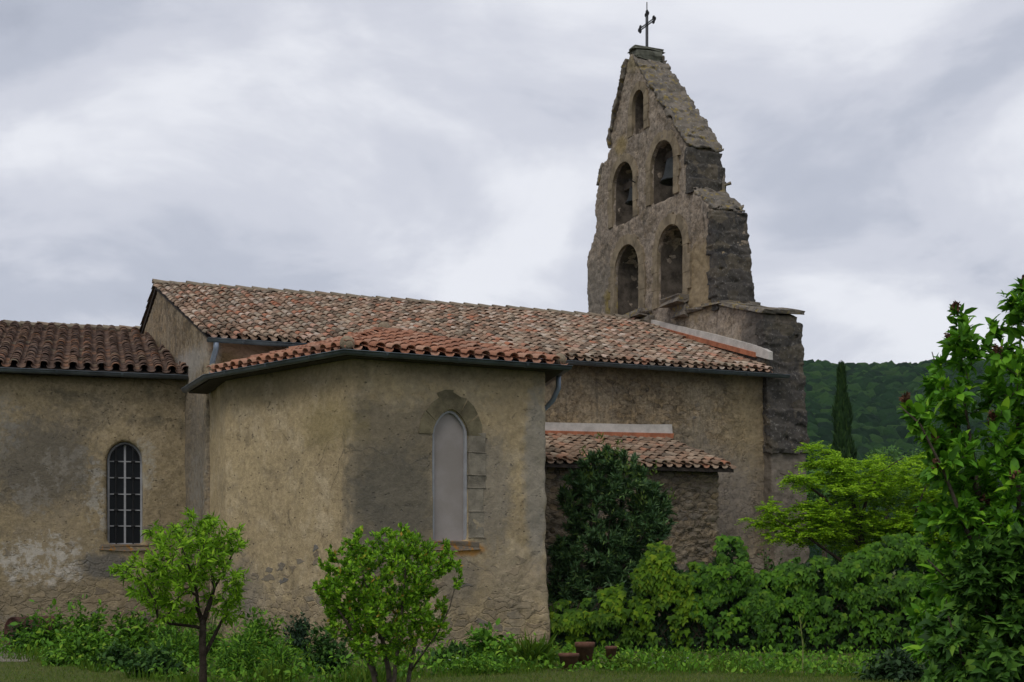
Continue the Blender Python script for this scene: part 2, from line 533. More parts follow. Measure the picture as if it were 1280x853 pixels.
# ------------------------------------------------------------------ materials
M_chapel = plaster('chapel plaster', (0.435, 0.338, 0.198), (0.355, 0.275, 0.163), (0.49, 0.395, 0.26), 1.05, 0.40, 0.05, 0, grain=0.5, patches=[
    (ch_m, 437, 500, 543, 720, (0.125, 0.112, 0.088), 0.16, 0.69, 0.66),
    (ch_m, 441, 560, 545, 690, (0.10, 0.097, 0.085), 0.35, 1.8, 0.5),
    (ch_m, 590, 540, 640, 690, (0.20, 0.185, 0.16), 0.4, 1.6, 0.6),
    (ch_m, 655, 480, 686, 700, (0.25, 0.235, 0.205), 0.35, 1.6, 0.7),
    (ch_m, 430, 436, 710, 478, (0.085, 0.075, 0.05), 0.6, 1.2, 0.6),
    (ch_m, 545, 692, 600, 760, (0.15, 0.135, 0.115), 0.5, 1.8, 0.6),
    (ch_m, 470, 470, 640, 530, (0.30, 0.25, 0.17), 0.5, 2.2, 0.5),
    (ch_m, 560, 678, 604, 694, (0.42, 0.20, 0.045), 0.4, 1.4, 0.9),
    (ch_l, 258, 700, 330, 780, (0.17, 0.155, 0.13), 0.4, 1.6, 0.6),
    (ch_l, 380, 500, 445, 560, (0.24, 0.19, 0.085), 0.5, 1.8, 0.6),
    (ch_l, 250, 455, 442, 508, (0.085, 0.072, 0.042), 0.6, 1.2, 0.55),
    (ch_m, 600, 690, 690, 760, (0.33, 0.27, 0.19), 0.4, 1.5, 0.55),
])
M_wing = plaster('wing plaster', (0.33, 0.26, 0.155), (0.27, 0.215, 0.132), (0.375, 0.30, 0.195), 1.45, 0.6, 0.08, 0, grain=0.65, patches=[
    (wing, -20, 520, 120, 640, (0.115, 0.105, 0.088), 0.4, 1.7, 0.8),
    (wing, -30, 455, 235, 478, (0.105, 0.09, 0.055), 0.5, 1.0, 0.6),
    (wing, 0, 640, 130, 790, (0.29, 0.235, 0.155), 0.4, 1.7, 0.6),
    (wing, 2, 672, 108, 732, (0.50, 0.46, 0.40), 0.25, 2.8, 0.85),
    (wing, 108, 585, 136, 665, (0.38, 0.35, 0.30), 0.2, 3.6, 0.8),
    (wing, 168, 544, 196, 612, (0.40, 0.36, 0.29), 0.15, 2.0, 0.75),
    (wing, -20, 500, 26, 570, (0.25, 0.235, 0.205), 0.4, 3.2, 0.6),
    (wing, 20, 600, 62, 642, (0.30, 0.275, 0.235), 0.2, 5.2, 0.5),
    (wing, 60, 560, 120, 606, (0.30, 0.275, 0.235), 0.2, 5.6, 0.45),
    (wing, 100, 690, 165, 725, (0.13, 0.125, 0.115), 0.3, 1.6, 0.8),
])
M_nave = plaster('nave plaster', (0.285, 0.228, 0.152), (0.235, 0.193, 0.135), (0.33, 0.265, 0.18), 1.0, 0.55, 0.5, 0.40, patches=[
    (nave_s, 262, 405, 480, 470, (0.42, 0.27, 0.185), 0.25, 0.9, 0.9),
    (nave_s, 262, 440, 305, 475, (0.21, 0.135, 0.06), 0.3, 1.6, 0.8),
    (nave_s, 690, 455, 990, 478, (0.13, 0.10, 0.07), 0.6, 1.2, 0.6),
    (nave_s, 905, 470, 965, 600, (0.31, 0.24, 0.135), 0.7, 1.8, 0.65),
    (nave_s, 800, 560, 960, 700, (0.20, 0.175, 0.15), 0.5, 1.6, 0.7),
    (nave_e, 205, 440, 260, 480, (0.34, 0.31, 0.27), 0.4, 1.6, 0.8),
    (nave_e, 226, 380, 243, 418, (0.10, 0.075, 0.05), 0.3, 2.0, 0.7),
    (nave_e, 236, 560, 256, 650, (0.34, 0.32, 0.28), 0.2, 2.4, 0.8),
    (nave_e, 228, 480, 258, 700, (0.21, 0.185, 0.15), 0.4, 1.2, 0.6),
], stony=0.85)
M_tower = plaster('bell gable render', (0.285, 0.238, 0.192), (0.235, 0.198, 0.163), (0.34, 0.285, 0.23), 0.5, 0.75, 0.65, 0.0, patches=[
    (west, 848, 300, 905, 400, (0.27, 0.205, 0.115), 0.25, 1.4, 0.8),
    (west, 700, 330, 775, 400, (0.18, 0.16, 0.13), 0.4, 1.6, 0.6),
    (west, 757, 360, 772, 395, (0.24, 0.18, 0.05), 0.4, 1.6, 0.8),
    (west, 770, 170, 785, 195, (0.27, 0.20, 0.07), 0.4, 1.6, 0.6),
    (west, 783, 60, 815, 86, (0.22, 0.18, 0.09), 0.4, 1.6, 0.6),
    (Fr(W0, D, -NN), 930, 380, 1060, 760, (0.135, 0.115, 0.09), 0.3, 1.2, 0.8, 0.75),
    (west, 925, 375, 975, 480, (0.11, 0.10, 0.09), 0.3, 1.6, 0.7),
], stony=0.45)
M_rubble = plaster('rubble masonry', (0.27, 0.22, 0.16), (0.22, 0.185, 0.14), (0.30, 0.25, 0.18), 9.0, 0.3, 0.3, 0, stony=0.5, rubf=(0.75, 1.0))

def dark_stone_mat():
    m, t = material('dark weathered stone')
    p = t.pos(); r = t.rnd()
    n1 = t.noise(p, 2.4, 8, 0.68, 0.4); n2 = t.noise(p, 16, 7, 0.7); n3 = t.noise(p, 60, 3, 0.6)
    vc = t.voro(t.scale(t.vmath('ADD', p, t.scale(t.noisec(p, 3.0), (0.15, 0.15, 0.1))), (2.2, 2.2, 3.2)), 1.0)
    hs = t.new('ShaderNodeSeparateColor'); t.put(hs.inputs[0], vc.outputs['Color'])
    c = t.ramp(hs.outputs[0], [(0, (0.05, 0.046, 0.042)), (0.45, (0.085, 0.076, 0.066)), (0.8, (0.065, 0.059, 0.05)), (1, (0.13, 0.108, 0.078))])
    c = t.mix(t.step(n1, 0.52, 0.68), c, (0.052, 0.049, 0.047))
    n5 = t.noise(t.vmath('ADD', p, (5, 1, 2)), 5.0, 8, 0.7, 0.5)
    c = t.mix(t.math('MULTIPLY', t.step(n5, 0.54, 0.66), 0.7), c, (0.125, 0.105, 0.078))
    c = t.mix(t.math('MULTIPLY', t.step(n2, 0.55, 0.66), 0.6), c, (0.30, 0.28, 0.25))
    c = t.mix(0.5, c, t.mix(n3, (0.3, 0.3, 0.3), (0.7, 0.7, 0.7)), 'OVERLAY')
    t.out(t.principled(c, 0.95, t.bump(t.math('ADD', n1, t.math('ADD', n2, n3)), 0.7, 0.04), 0, 0.15))
    return m
M_dark = dark_stone_mat()

def lichen_stone_mat():
    m, t = material('lichened coping stone')
    p = t.pos(); r = t.rnd()
    n1 = t.noise(p, 3.0, 8, 0.7, 0.5); n2 = t.noise(p, 14, 7, 0.7); n3 = t.noise(t.vmath('ADD', p, (7, 3, 1)), 5.0, 8, 0.7, 0.4)
    vc = t.voro(t.scale(p, (3.0, 3.0, 4.0)), 1.0)
    hs = t.new('ShaderNodeSeparateColor'); t.put(hs.inputs[0], vc.outputs['Color'])
    c = t.ramp(hs.outputs[0], [(0, (0.15, 0.13, 0.105)), (0.5, (0.21, 0.18, 0.145)), (1, (0.12, 0.105, 0.085))])
    c = t.mix(t.step(n1, 0.50, 0.62), c, (0.10, 0.09, 0.08))
    c = t.mix(t.math('MULTIPLY', t.step(n3, 0.53, 0.62), 0.8), c, (0.27, 0.20, 0.055))
    c = t.mix(t.math('MULTIPLY', t.step(n2, 0.58, 0.68), 0.75), c, (0.42, 0.41, 0.38))
    t.out(t.principled(c, 0.95, t.bump(t.math('ADD', n1, n2), 0.7, 0.04), 0, 0.15))
    return m
M_lichen = lichen_stone_mat()
M_vous = simple('arch stone', (0.225, 0.18, 0.12), 0.93, 0, 0.35, 3.0, 0.15, 0.6)
M_reveal = simple('shaded brown stone', (0.085, 0.07, 0.055), 0.95, 0, 0.5, 3.5, 0.1, 0.8)  # stone brown with the shade of the arch openings put into the colour
M_jamb = simple('grey ashlar', (0.205, 0.18, 0.138), 0.93, 0, 0.35, 4.0, 0.15, 0.6)
M_jambg = simple('mossy voussoir stone', (0.15, 0.128, 0.078), 0.93, 0, 0.4, 4.0, 0.15, 0.6)
M_zinc = simple('weathered zinc', (0.105, 0.125, 0.145), 0.48, 0.35, 0.3, 2.5, 0.4, 0.05)
M_zincp = simple('pale zinc pipe', (0.21, 0.25, 0.31), 0.5, 0.25, 0.2, 2.5, 0.4, 0.05)
M_deck = simple('roof boards', (0.05, 0.04, 0.033), 0.95)
M_flash = simple('pale mortar flashing', (0.50, 0.465, 0.42), 0.95, 0, 0.18, 4.0, 0.1, 0.5)
M_orange = simple('orange tile strip', (0.36, 0.135, 0.07), 0.9, 0, 0.3, 5.0, 0.2, 0.3)
M_wframe = simple('grey white frame paint', (0.33, 0.33, 0.34), 0.6, 0, 0.12, 7.0, 0.3, 0.1)
M_iron = simple('dark iron', (0.02, 0.02, 0.021), 0.6, 0.3, 0.3)
M_bronze = simple('bell bronze', (0.022, 0.025, 0.024), 0.55, 0.4, 0.35, 5.0)
M_timber = simple('old timber', (0.07, 0.055, 0.042), 0.9, 0, 0.3, 8.0)
M_rust = simple('rusted steel', (0.075, 0.036, 0.028), 0.9, 0, 0.45, 9.0, 0.2, 0.6)
M_terra = simple('dull terracotta', (0.14, 0.068, 0.045), 0.9, 0, 0.3, 9.0, 0.2, 0.3)
M_soil = simple('pot soil', (0.03, 0.022, 0.015), 1.0)
M_sill = simple('sill stone', (0.24, 0.19, 0.13), 0.95, 0, 0.35, 5.0, 0.1, 0.6)
M_bark = simple('bark', (0.06, 0.046, 0.034), 0.95, 0, 0.4, 14.0, 0.1, 0.9)
M_barkg = simple('grey bark', (0.115, 0.095, 0.07), 0.95, 0, 0.4, 14.0, 0.1, 0.9)
M_gravel = simple('gravel', (0.25, 0.22, 0.18), 1.0, 0, 0.4, 22.0, 0.1, 0.8)

def glass_mat():
    m, t = material('dark window glass')
    n = t.noise(t.pos(), 3.0, 3, 0.5)
    t.out(t.principled(t.mix(n, (0.004, 0.005, 0.006), (0.012, 0.014, 0.016)), 0.3, t.bump(n, 0.05, 0.02), 0, 0.18))
    return m
M_glass = glass_mat()

def panel_mat():
    m, t = material('dull translucent panel')
    p = t.pos()
    n = t.noise(p, 1.3, 5, 0.55); n2 = t.noise(p, 20, 5, 0.6)
    c = t.mix(t.step(n, 0.35, 0.65), (0.255, 0.225, 0.20), (0.32, 0.285, 0.265))
    c = t.mix(0.2, c, t.mix(n2, (0.35, 0.35, 0.35), (0.65, 0.65, 0.65)), 'OVERLAY')
    t.out(t.principled(c, 0.55, None, 0, 0.3))
    return m
M_panel = panel_mat()

M_tnave = tile_mat('old mixed clay tile', [(0.0, (0.11, 0.085, 0.062)), (0.14, (0.28, 0.18, 0.12)), (0.3, (0.46, 0.345, 0.25)), (0.45, (0.33, 0.20, 0.135)),
                    (0.58, (0.18, 0.14, 0.10)), (0.70, (0.56, 0.46, 0.37)), (0.83, (0.42, 0.17, 0.095)), (0.9, (0.24, 0.19, 0.135)), (1.0, (0.45, 0.36, 0.265))], 0.36, 0.34)
M_twing = tile_mat('dark clay tile', [(0.0, (0.09, 0.06, 0.048)), (0.3, (0.155, 0.095, 0.07)), (0.55, (0.125, 0.078, 0.058)), (0.8, (0.21, 0.135, 0.095)), (0.92, (0.24, 0.12, 0.07)), (1.0, (0.20, 0.165, 0.115))], 0.4, 0.18)
M_tchap = tile_mat('new orange clay tile', [(0.0, (0.28, 0.125, 0.075)), (0.35, (0.40, 0.185, 0.11)), (0.65, (0.35, 0.17, 0.108)), (0.85, (0.45, 0.26, 0.175)), (1.0, (0.25, 0.13, 0.085))], 0.30, 0.30)
M_tshed = tile_mat('mossy clay tile', [(0.0, (0.13, 0.10, 0.07)), (0.3, (0.30, 0.19, 0.125)), (0.55, (0.22, 0.15, 0.10)), (0.8, (0.36, 0.28, 0.20)), (1.0, (0.36, 0.16, 0.09))], 0.5, 0.25)

# ------------------------------------------------------------------ ground, hill
def ground_mat():
    m, t = material('meadow')
    p = t.pos()
    n1 = t.noise(p, 0.5, 6, 0.6); n2 = t.noise(p, 5, 8, 0.7); n3 = t.noise(p, 40, 4, 0.7)
    c = t.mix(t.step(n1, 0.35, 0.65), (0.075, 0.10, 0.025), (0.10, 0.115, 0.035))
    c = t.mix(t.math('MULTIPLY', t.step(n2, 0.52, 0.68), 0.6), c, (0.12, 0.10, 0.055))
    c = t.mix(0.5, c, t.mix(n3, (0.25, 0.25, 0.25), (0.75, 0.75, 0.75)), 'OVERLAY')
    t.out(t.principled(c, 0.95, t.bump(t.math('ADD', n2, n3), 0.6, 0.05), 0, 0.1))
    return m
M_ground = ground_mat()
bm = bmesh.new()
for (x0, y0, x1, y1) in [(-2000, -300, 2000, 2000)]:
    bmesh.ops.create_grid(bm, x_segments=40, y_segments=40, size=1)
    for v in bm.verts:
        v.co = Vector((v.co.x * 2000, 850 + v.co.y * 1150, 0))
tag(link('ground', bm_mesh(bm, 'ground'), None, M_ground), kind='structure')

def hill_h(x, y):
    a = ssmooth(y, 300, 800)
    ridge = 104 + 9 * math.sin(x * 0.011 + 1.0) + 5 * math.sin(x * 0.031)
    ridge *= 0.55 + 0.45 * ssmooth(x, -700, 60)
    return a * ridge + 4 * mnoise.noise(Vector((x * 0.01, y * 0.01, 0))) * a - 1.0
M_hill = simple('wooded hillside', (0.02, 0.032, 0.014), 1.0, 0, 0.3, 0.05)
bm = bmesh.new()
gx = np.linspace(-1400, 1600, 90); gyy = np.linspace(295, 1300, 40)
rows = [[bm.verts.new((x, y, hill_h(x, y))) for x in gx] for y in gyy]
for i in range(len(gyy) - 1):
    for j in range(len(gx) - 1):
        bm.faces.new((rows[i][j], rows[i][j + 1], rows[i + 1][j + 1], rows[i + 1][j]))
tag(link('hill', bm_mesh(bm, 'hill'), None, M_hill, True), kind='structure')

def forest_mat():
    m, t = material('broadleaf canopy')
    p = t.pos(); r = t.rnd()
    n = t.noise(p, 0.9, 5, 0.7); n2 = t.noise(p, 3.0, 3, 0.7)
    c = t.ramp(r, [(0, (0.009, 0.028, 0.009)), (0.4, (0.018, 0.055, 0.014)), (0.75, (0.036, 0.09, 0.02)), (0.9, (0.05, 0.105, 0.022)), (1, (0.012, 0.034, 0.015))])
    c = t.mix(0.7, c, t.mix(n, (0.15, 0.15, 0.15), (0.85, 0.85, 0.85)), 'OVERLAY')
    t.out(t.principled(c, 0.95, t.bump(t.math('ADD', n, n2), 1.0, 1.2), 0, 0.05))
    return m
M_forest = forest_mat()

def ico(sub):
    b = bmesh.new(); bmesh.ops.create_icosphere(b, subdivisions=sub, radius=1.0)
    v = np.array([x.co[:] for x in b.verts]); f = np.array([[q.index for q in x.verts] for x in b.faces]); b.free()
    return v, f
def mesh_np(name, V, tri):
    """fast triangle mesh"""
    me = bpy.data.meshes.new(name)
    n, k = len(V), len(tri)
    me.vertices.add(n); me.vertices.foreach_set('co', np.ascontiguousarray(V, dtype=np.float32).ravel())
    me.loops.add(k * 3); me.loops.foreach_set('vertex_index', np.ascontiguousarray(tri, dtype=np.int32).ravel())
    me.polygons.add(k); me.polygons.foreach_set('loop_start', np.arange(0, k * 3, 3, dtype=np.int32))
    me.update(calc_edges=True)
    return me

iv, it = ico(2)
Vs, Ts = [], []; base = 0
for k in range(7600):
    if k < 4600:
        y = rng.uniform(330, 830); x = y * rng.uniform(0.19, 0.36)
    else:
        y = rng.uniform(330, 860); x = rng.uniform(-0.1, 0.75) * y
    r = rng.uniform(2.2, 4.6) * (0.75 + 0.5 * y / 800)
    jit = 1 + rng.normal(0, 0.14, len(iv))[:, None]
    v = iv * jit * np.array([r, r, r * rng.uniform(0.8, 1.15)]) + np.array([x, y, hill_h(x, y) + r * 0.55])
    Vs.append(v); Ts.append(it + base); base += len(iv)
fo = link('forest', mesh_np('forest', np.concatenate(Vs), np.concatenate(Ts)), None, M_forest, True)
tag(fo, 'dense dark green broadleaf wood covering the distant hillside', 'forest', kind='stuff')

# ------------------------------------------------------------------ haze
m, t = material('distant haze')
pv = t.new('ShaderNodeVolumePrincipled')
pv.inputs['Color'].default_value = (0.62, 0.74, 0.9, 1)
pv.inputs['Density'].default_value = 0.00007
t.out(pv.outputs[0], sock='Volume')
bm = bmesh.new()
add_prism(bm, [(-1450, -320, -2.5), (1650, -320, -2.5), (1650, 2010, -2.5), (-1450, 2010, -2.5)],
              [(-1450, -320, 150), (1650, -320, 150), (1650, 2010, 150), (-1450, 2010, 150)])
HAZE = True
if HAZE:
    tag(link('haze', bm_mesh(bm, 'haze'), None, m), 'thin bluish haze hanging over the valley', 'haze', kind='stuff')

# ------------------------------------------------------------------ the church
church = thing('church', 'old stone church with clay tile roofs, polygonal side chapel and tall bell gable', 'church', (0.0, 30.0, 0.0))

class Acc:
    def __init__(self): self.v = []; self.f = []
    def add(self, vs_, fs):
        b = len(self.v); self.v.extend(vs_); self.f.extend(tuple(b + i for i in f) for f in fs)

def cover_tile(acc, o, u, v, n, r, L, lift, seg=6, taper=0.84, th=0.016):
    vs_, fs = [], []
    for j, (b, rr, h0) in enumerate(((0, r, lift), (L, r * taper, 0.0))):
        for i in range(seg + 1):
            a = math.pi * i / seg
            vs_.append(tuple(o + u * (rr * math.cos(a)) + v * b + n * (h0 + rr * 0.82 * math.sin(a))))
    k = seg + 1
    for i in range(seg):
        fs.append((i, i + 1, k + i + 1, k + i))
    for i in range(seg + 1):
        a = math.pi * i / seg
        vs_.append(tuple(o + u * ((r - th) * math.cos(a)) + n * (lift + (r * 0.82 - th) * math.sin(a))))
    for i in range(seg):
        fs.append((i, 2 * k + i, 2 * k + i + 1, i + 1))
    for i in range(seg + 1):
        a = math.pi * i / seg
        vs_.append(tuple(o + v * (L * 0.5) + u * ((r - th) * 0.9 * math.cos(a)) + n * (lift * .5 + (r * 0.82 - th) * 0.9 * math.sin(a))))
    for i in range(seg):
        fs.append((2 * k + i, 3 * k + i, 3 * k + i + 1, 2 * k + i + 1))
    acc.add(vs_, fs)

def channel_tile(acc, o, u, v, n, r, L, lift, seg=4):
    vs_, fs = [], []
    for (b, rr, h0) in ((0, r * 0.9, lift), (L, r, 0.0)):
        for i in range(seg + 1):
            a = math.pi * i / seg
            vs_.append(tuple(o + u * (rr * math.cos(a)) + v * b + n * (h0 + rr * 0.62 * (1 - math.sin(a)))))
    k = seg + 1
    for i in range(seg): fs.append((i, i + 1, k + i + 1, k + i))
    for i in range(seg + 1):
        a = math.pi * i / seg
        vs_.append(tuple(o + u * (r * 0.9 * math.cos(a)) + n * (lift - 0.016 + r * 0.9 * 0.62 * (1 - math.sin(a)))))
    for i in range(seg): fs.append((i, 2 * k + i, 2 * k + i + 1, i + 1))
    acc.add(vs_, fs)

def tiles(o, u, v, n, ulen, vlen, pitch, exp, r, seed, u0=0.0, jit=1.0, sag=0.0):
    R = random.Random(seed)
    acc = Acc()
    nc = int(ulen / pitch); nr = int(vlen / exp) + 1
    for c in range(nc + 1):
        cj = R.gauss(0, 0.006) * jit
        for k in range(nr):
            L = exp * 1.38
            if k * exp + L > vlen + 0.12: L = vlen + 0.12 - k * exp
            if L < 0.1: continue
            a = R.gauss(0, 0.022) * jit
            uu = (u * math.cos(a) + v * math.sin(a)); vv = (v * math.cos(a) - u * math.sin(a))
            tl = R.gauss(0, 0.012) * jit
            nn2 = n
            hh = R.gauss(0, 0.004) * jit + sag * math.sin(c * 0.33 + k * 0.2) + (0.006 * R.random())
            p = o + u * (u0 + c * pitch + cj + R.gauss(0, 0.004) * jit) + v * (k * exp + R.gauss(0, 0.014) * jit - (R.random() * .03 if k == 0 else 0)) + n * (hh + 0.062)
            cover_tile(acc, p, uu, vv + n * tl, nn2, r * (1 + R.gauss(0, 0.03)), L, 0.028)
            q = o + u * (u0 + (c + 0.5) * pitch + cj) + v * (k * exp - 0.06 + R.gauss(0, 0.01)) + n * (hh)
            channel_tile(acc, q, u, v, n, r * 1.02, L, 0.02)
    return acc

def acc_to_part(acc, name, parent, mat, clips=()):
    me = bpy.data.meshes.new(name)
    me.from_pydata(acc.v, [], acc.f)
    if clips:
        b = bmesh.new(); b.from_mesh(me)
        for (pt, nrm) in clips:
            bmesh.ops.bisect_plane(b, geom=b.verts[:] + b.edges[:] + b.faces[:], plane_co=pt, plane_no=nrm, clear_outer=True)
        b.to_mesh(me); b.free()
    me.update()
    return link(name, me, parent, mat, True)

def ridge_row(acc, P, Q, r, L, seed, lift=0.03):
    """overlapping half-round ridge tiles from P (low end) to Q"""
    R = random.Random(seed)
    P = Vector(P); Q = Vector(Q); d = (Q - P); n = max(1, int(round(d.length / L))); d.normalize()
    u = d.cross(Vector((0, 0, 1))).normalized(); nn = u.cross(d).normalized()
    step = (Q - P).length / n
    for k in range(n):
        o = P + d * (k * step) + nn * (R.gauss(0, 0.006)) + u * R.gauss(0, 0.006)
        cover_tile(acc, o, u, d, nn, r * (1 + R.gauss(0, 0.03)), step * 1.2, lift, 8, 0.86, 0.02)

def gutter(name, pts, r, parent, mat):
    pts = [Vector(p) for p in pts]
    prof = [(r * math.cos(math.pi + math.pi * k / 8), r * math.sin(math.pi + math.pi * k / 8)) for k in range(9)]
    prof = prof + [((r + .012), 0.0), (r + .012, .012), (r - 0.006, .012)] + [((r - 0.006) * math.cos(math.pi * 2 - math.pi * k / 8), (r - 0.006) * math.sin(-math.pi * k / 8)) for k in range(9)]
    b = bmesh.new(); rings = []
    n = len(pts)
    for i, p in enumerate(pts):
        d0 = (pts[i] - pts[i - 1]).normalized() if i > 0 else (pts[1] - pts[0]).normalized()
        d1 = (pts[i + 1] - pts[i]).normalized() if i < n - 1 else d0
        n0 = Vector((d0.y, -d0.x, 0)); n1 = Vector((d1.y, -d1.x, 0))
        mi = (n0 + n1).normalized(); mi = mi / max(0.3, mi.dot(n0))
        rings.append([b.verts.new(p + mi * q + Vector((0, 0, z))) for q, z in prof])
    m = len(prof)
    for i in range(n - 1):
        for k in range(m):
            b.faces.new((rings[i][k], rings[i][(k + 1) % m], rings[i + 1][(k + 1) % m], rings[i + 1][k]))
    b.faces.new(rings[0][:9]); b.faces.new(rings[-1][:9])
    # joint bands
    for i in range(n - 1):
        L = (pts[i + 1] - pts[i]).length; d = (pts[i + 1] - pts[i]).normalized(); q_ = Vector((d.y, -d.x, 0))
        k = 0.7
        while k < L - 0.2:
            ra = []
            for dd in (0, 0.05):
                ra.append([b.verts.new(pts[i] + d * (k + dd) + q_ * ((r + .006) * math.cos(math.pi + math.pi * a / 8)) + Vector((0, 0, (r + .006) * math.sin(math.pi + math.pi * a / 8)))) for a in range(9)])
            for a in range(8):
                b.faces.new((ra[0][a], ra[0][a + 1], ra[1][a + 1], ra[1][a]))
            k += 1.35
    me = bm_mesh(b, name)
    return link(name, me, parent, mat, True)

def block(b, fr, s0, s1, o0, o1, z0, z1, R, bev=0.03, jit=0.02):
    t_ = bmesh.new()
    add_frbox(t_, fr, s0, s1, o0, o1, z0, z1)
    bmesh.ops.subdivide_edges(t_, edges=t_.edges[:], cuts=1, use_grid_fill=True)
    for v in t_.verts:
        v.co += Vector((R.gauss(0, jit), R.gauss(0, jit), R.gauss(0, jit)))
    ed = [e for e in t_.edges if e.is_manifold and e.calc_face_angle(0) > 0.8]
    bmesh.ops.bevel(t_, geom=ed, offset=bev, segments=2, profile=0.6, affect='EDGES')
    m_ = bpy.data.meshes.new('t'); t_.to_mesh(m_); t_.free(); b.from_mesh(m_); bpy.data.meshes.remove(m_)

def ring_stones(b, fr, hole, w, o0, o1, R, nv=11, jambs=6, wj=None, gap=0.005):
    """voussoirs and jamb stones round an arched opening hole=(s0,s1,z0,z1)"""
    s0, s1, z0, z1 = hole
    r = (s1 - s0) / 2; c = (s0 + s1) / 2; sp = z1 - r
    for i in range(nv):
        a0 = math.pi * i / nv + gap; a1 = math.pi * (i + 1) / nv - gap
        ww = w * R.uniform(0.88, 1.1)
        P = [(c + r * math.cos(a), sp + r * math.sin(a)) for a in (a0, (a0 + a1) / 2, a1)] + \
            [(c + (r + ww) * math.cos(a), sp + (r + ww) * math.sin(a)) for a in (a1, (a0 + a1) / 2, a0)]
        add_frpoly(b, fr, P, o0, o1 + R.uniform(-0.006, 0.012))
    for side in (0, 1):
        z = sp
        for k in range(jambs):
            h = (sp - z0) / jambs * R.uniform(0.9, 1.1)
            ww = w * R.uniform(0.75, 1.35)
            zz0 = max(z0, z - h + 0.005)
            if side: add_frbox(b, fr, s1, s1 + ww, o0, o1 + R.uniform(-0.004, 0.008), zz0, z)
            else: add_frbox(b, fr, s0 - ww, s0, o0, o1 + R.uniform(-0.004, 0.008), zz0, z)
            z -= h
            if z - 0.05 < z0: break

# ---- nave body
bm = bmesh.new()
prof = [(0.0, -0.2), (0.0, EZ - 0.12), (HALF, RZ - 0.16), (2 * HALF, EZ - 0.12), (2 * HALF, -0.2)]
add_prism(bm, [nave_e(s, 0, z) for s, z in prof], [nave_e(s, -NAVE_L - 0.3, z) for s, z in prof])
def disp_nave(p):
    return 0.03 * fract(p, 0.6, 3) + 0.012 * fract(p, 3.5, 3) + (0.022 * stones(p, 3.6, 6.5) + 0.014 * fract(p, 7.0, 2) if p.x > 0.5 else 0.0)
voxel_solid('nave_wall', bm, M_nave, church, (), 0.075, disp_nave)

# ---- nave roof
cs, sn = math.cos(math.atan(SL)), math.sin(math.atan(SL))
vS = (NN * cs + Vector((0, 0, 1)) * sn); nS = (-NN * sn + Vector((0, 0, 1)) * cs)
bm = bmesh.new()
ov = 0.36
rp = [(-ov, EZ - ov * SL - 0.13), (-ov, EZ - ov * SL - 0.10), (HALF, RZ - 0.10), (2 * HALF + ov, EZ - ov * SL - 0.10), (2 * HALF + ov, EZ - ov * SL - 0.17), (HALF, RZ - 0.17)]
lo = [nave_e(s, 0.03, z) for s, z in rp]; hi = [nave_e(s, -NAVE_L, z) for s, z in rp]
add_prism(bm, lo, hi)
nave_roof = link('nave_roof', bm_mesh(bm, 'nave_roof'), church, M_deck)
o = nave_s(-0.03, ov, EZ - ov * SL - 0.10)
acc = tiles(o, D, vS, nS, NAVE_L + 0.02, (HALF + ov) / cs, 0.208, 0.285, 0.078, 3, 0.0, 1.35, 0.006)
acc_to_part(acc, 'roof_tiles', nave_roof, M_tnave, [(west(0, 0.01, 0), D)])
acc = Acc()
ridge_row(acc, nave_s(-0.1, -HALF, RZ - 0.03), nave_s(NAVE_L, -HALF, RZ - 0.03), 0.115, 0.42, 5)
M_tridge = tile_mat('lichened ridge tile', [(0, (0.20, 0.165, 0.12)), (0.5, (0.26, 0.215, 0.155)), (1, (0.22, 0.15, 0.10))], 0.45, 0.45)
acc_to_part(acc, 'ridge_tiles', nave_roof, M_tridge)
sweep_tube('ridge_mortar', [nave_s(0.0, -HALF, RZ - 0.03), nave_s(NAVE_L, -HALF, RZ - 0.03)], 0.09, M_sill, nave_roof, 8)
acc = Acc()
nv_ = (NN * cs + Vector((0, 0, 1)) * (-sn)); # north verge row, seen as the edge of the far rake
for sgn in (0,):
    P = nave_e(2 * HALF + ov, 0.02, EZ - ov * SL - 0.06); Q = nave_e(HALF, 0.02, RZ - 0.04)
    ridge_row(acc, P, Q, 0.065, 0.33, 8, 0.02)
acc_to_part(acc, 'verge_tiles', nave_roof, M_tridge)
gutter('gutter', [nave_s(-0.06, ov + 0.07, EZ - ov * SL - 0.13), nave_s(NAVE_L + 0.42, ov + 0.07, EZ - ov * SL - 0.16)], 0.075, nave_roof, M_zinc)
zg = EZ - ov * SL - 0.2
sweep_tube('downpipe', [nave_s(0.12, ov + 0.07, zg), nave_s(0.12, ov + 0.05, zg - 0.12), nave_s(0.10, 0.14, zg - 0.36), nave_s(0.10, 0.09, zg - 0.5), nave_s(0.10, 0.09, 5.1)], 0.055, M_zincp, church)

# ---- bell gable (west wall carried up)
def wp(x, y): return west.px(x, y)
R_edge = [(898, 380), (890, 262), (877, 248), (865, 240), (859, 184), (792, 76)]
L_edge = [(786, 76), (766, 158), (764, 186), (753, 210), (744, 250), (745, 288), (734, 325), (736, 400)]
out = [(-0.62, -0.2), (-0.32, 4.4), (0.0, 7.72), (1.85, 8.24), wp(900, 383)]
out += [wp(*q) for q in R_edge] + [wp(794, 64), wp(788, 64)] + [wp(*q) for q in L_edge]
out += [(10.9, 8.3), (12.8, 7.7), (12.8, -0.2)]
def hole(x0, x1, y0, y1):
    a, b_ = wp(x0, y0)[0], wp(x1, y0)[0]
    xm = (x0 + x1) / 2
    return (min(a, b_), max(a, b_), wp(xm, y1)[1], wp(xm, y0)[1])
HOLES = [hole(791.5, 806, 113, 166), hole(767, 792.5, 203, 279), hole(814.5, 843, 176, 251), hole(769.5, 799.5, 306, 396), hole(823, 855, 281, 380)]
TT = 1.0
bm = bmesh.new(); add_frpoly(bm, west, out, 0.0, -TT)
cuts = []
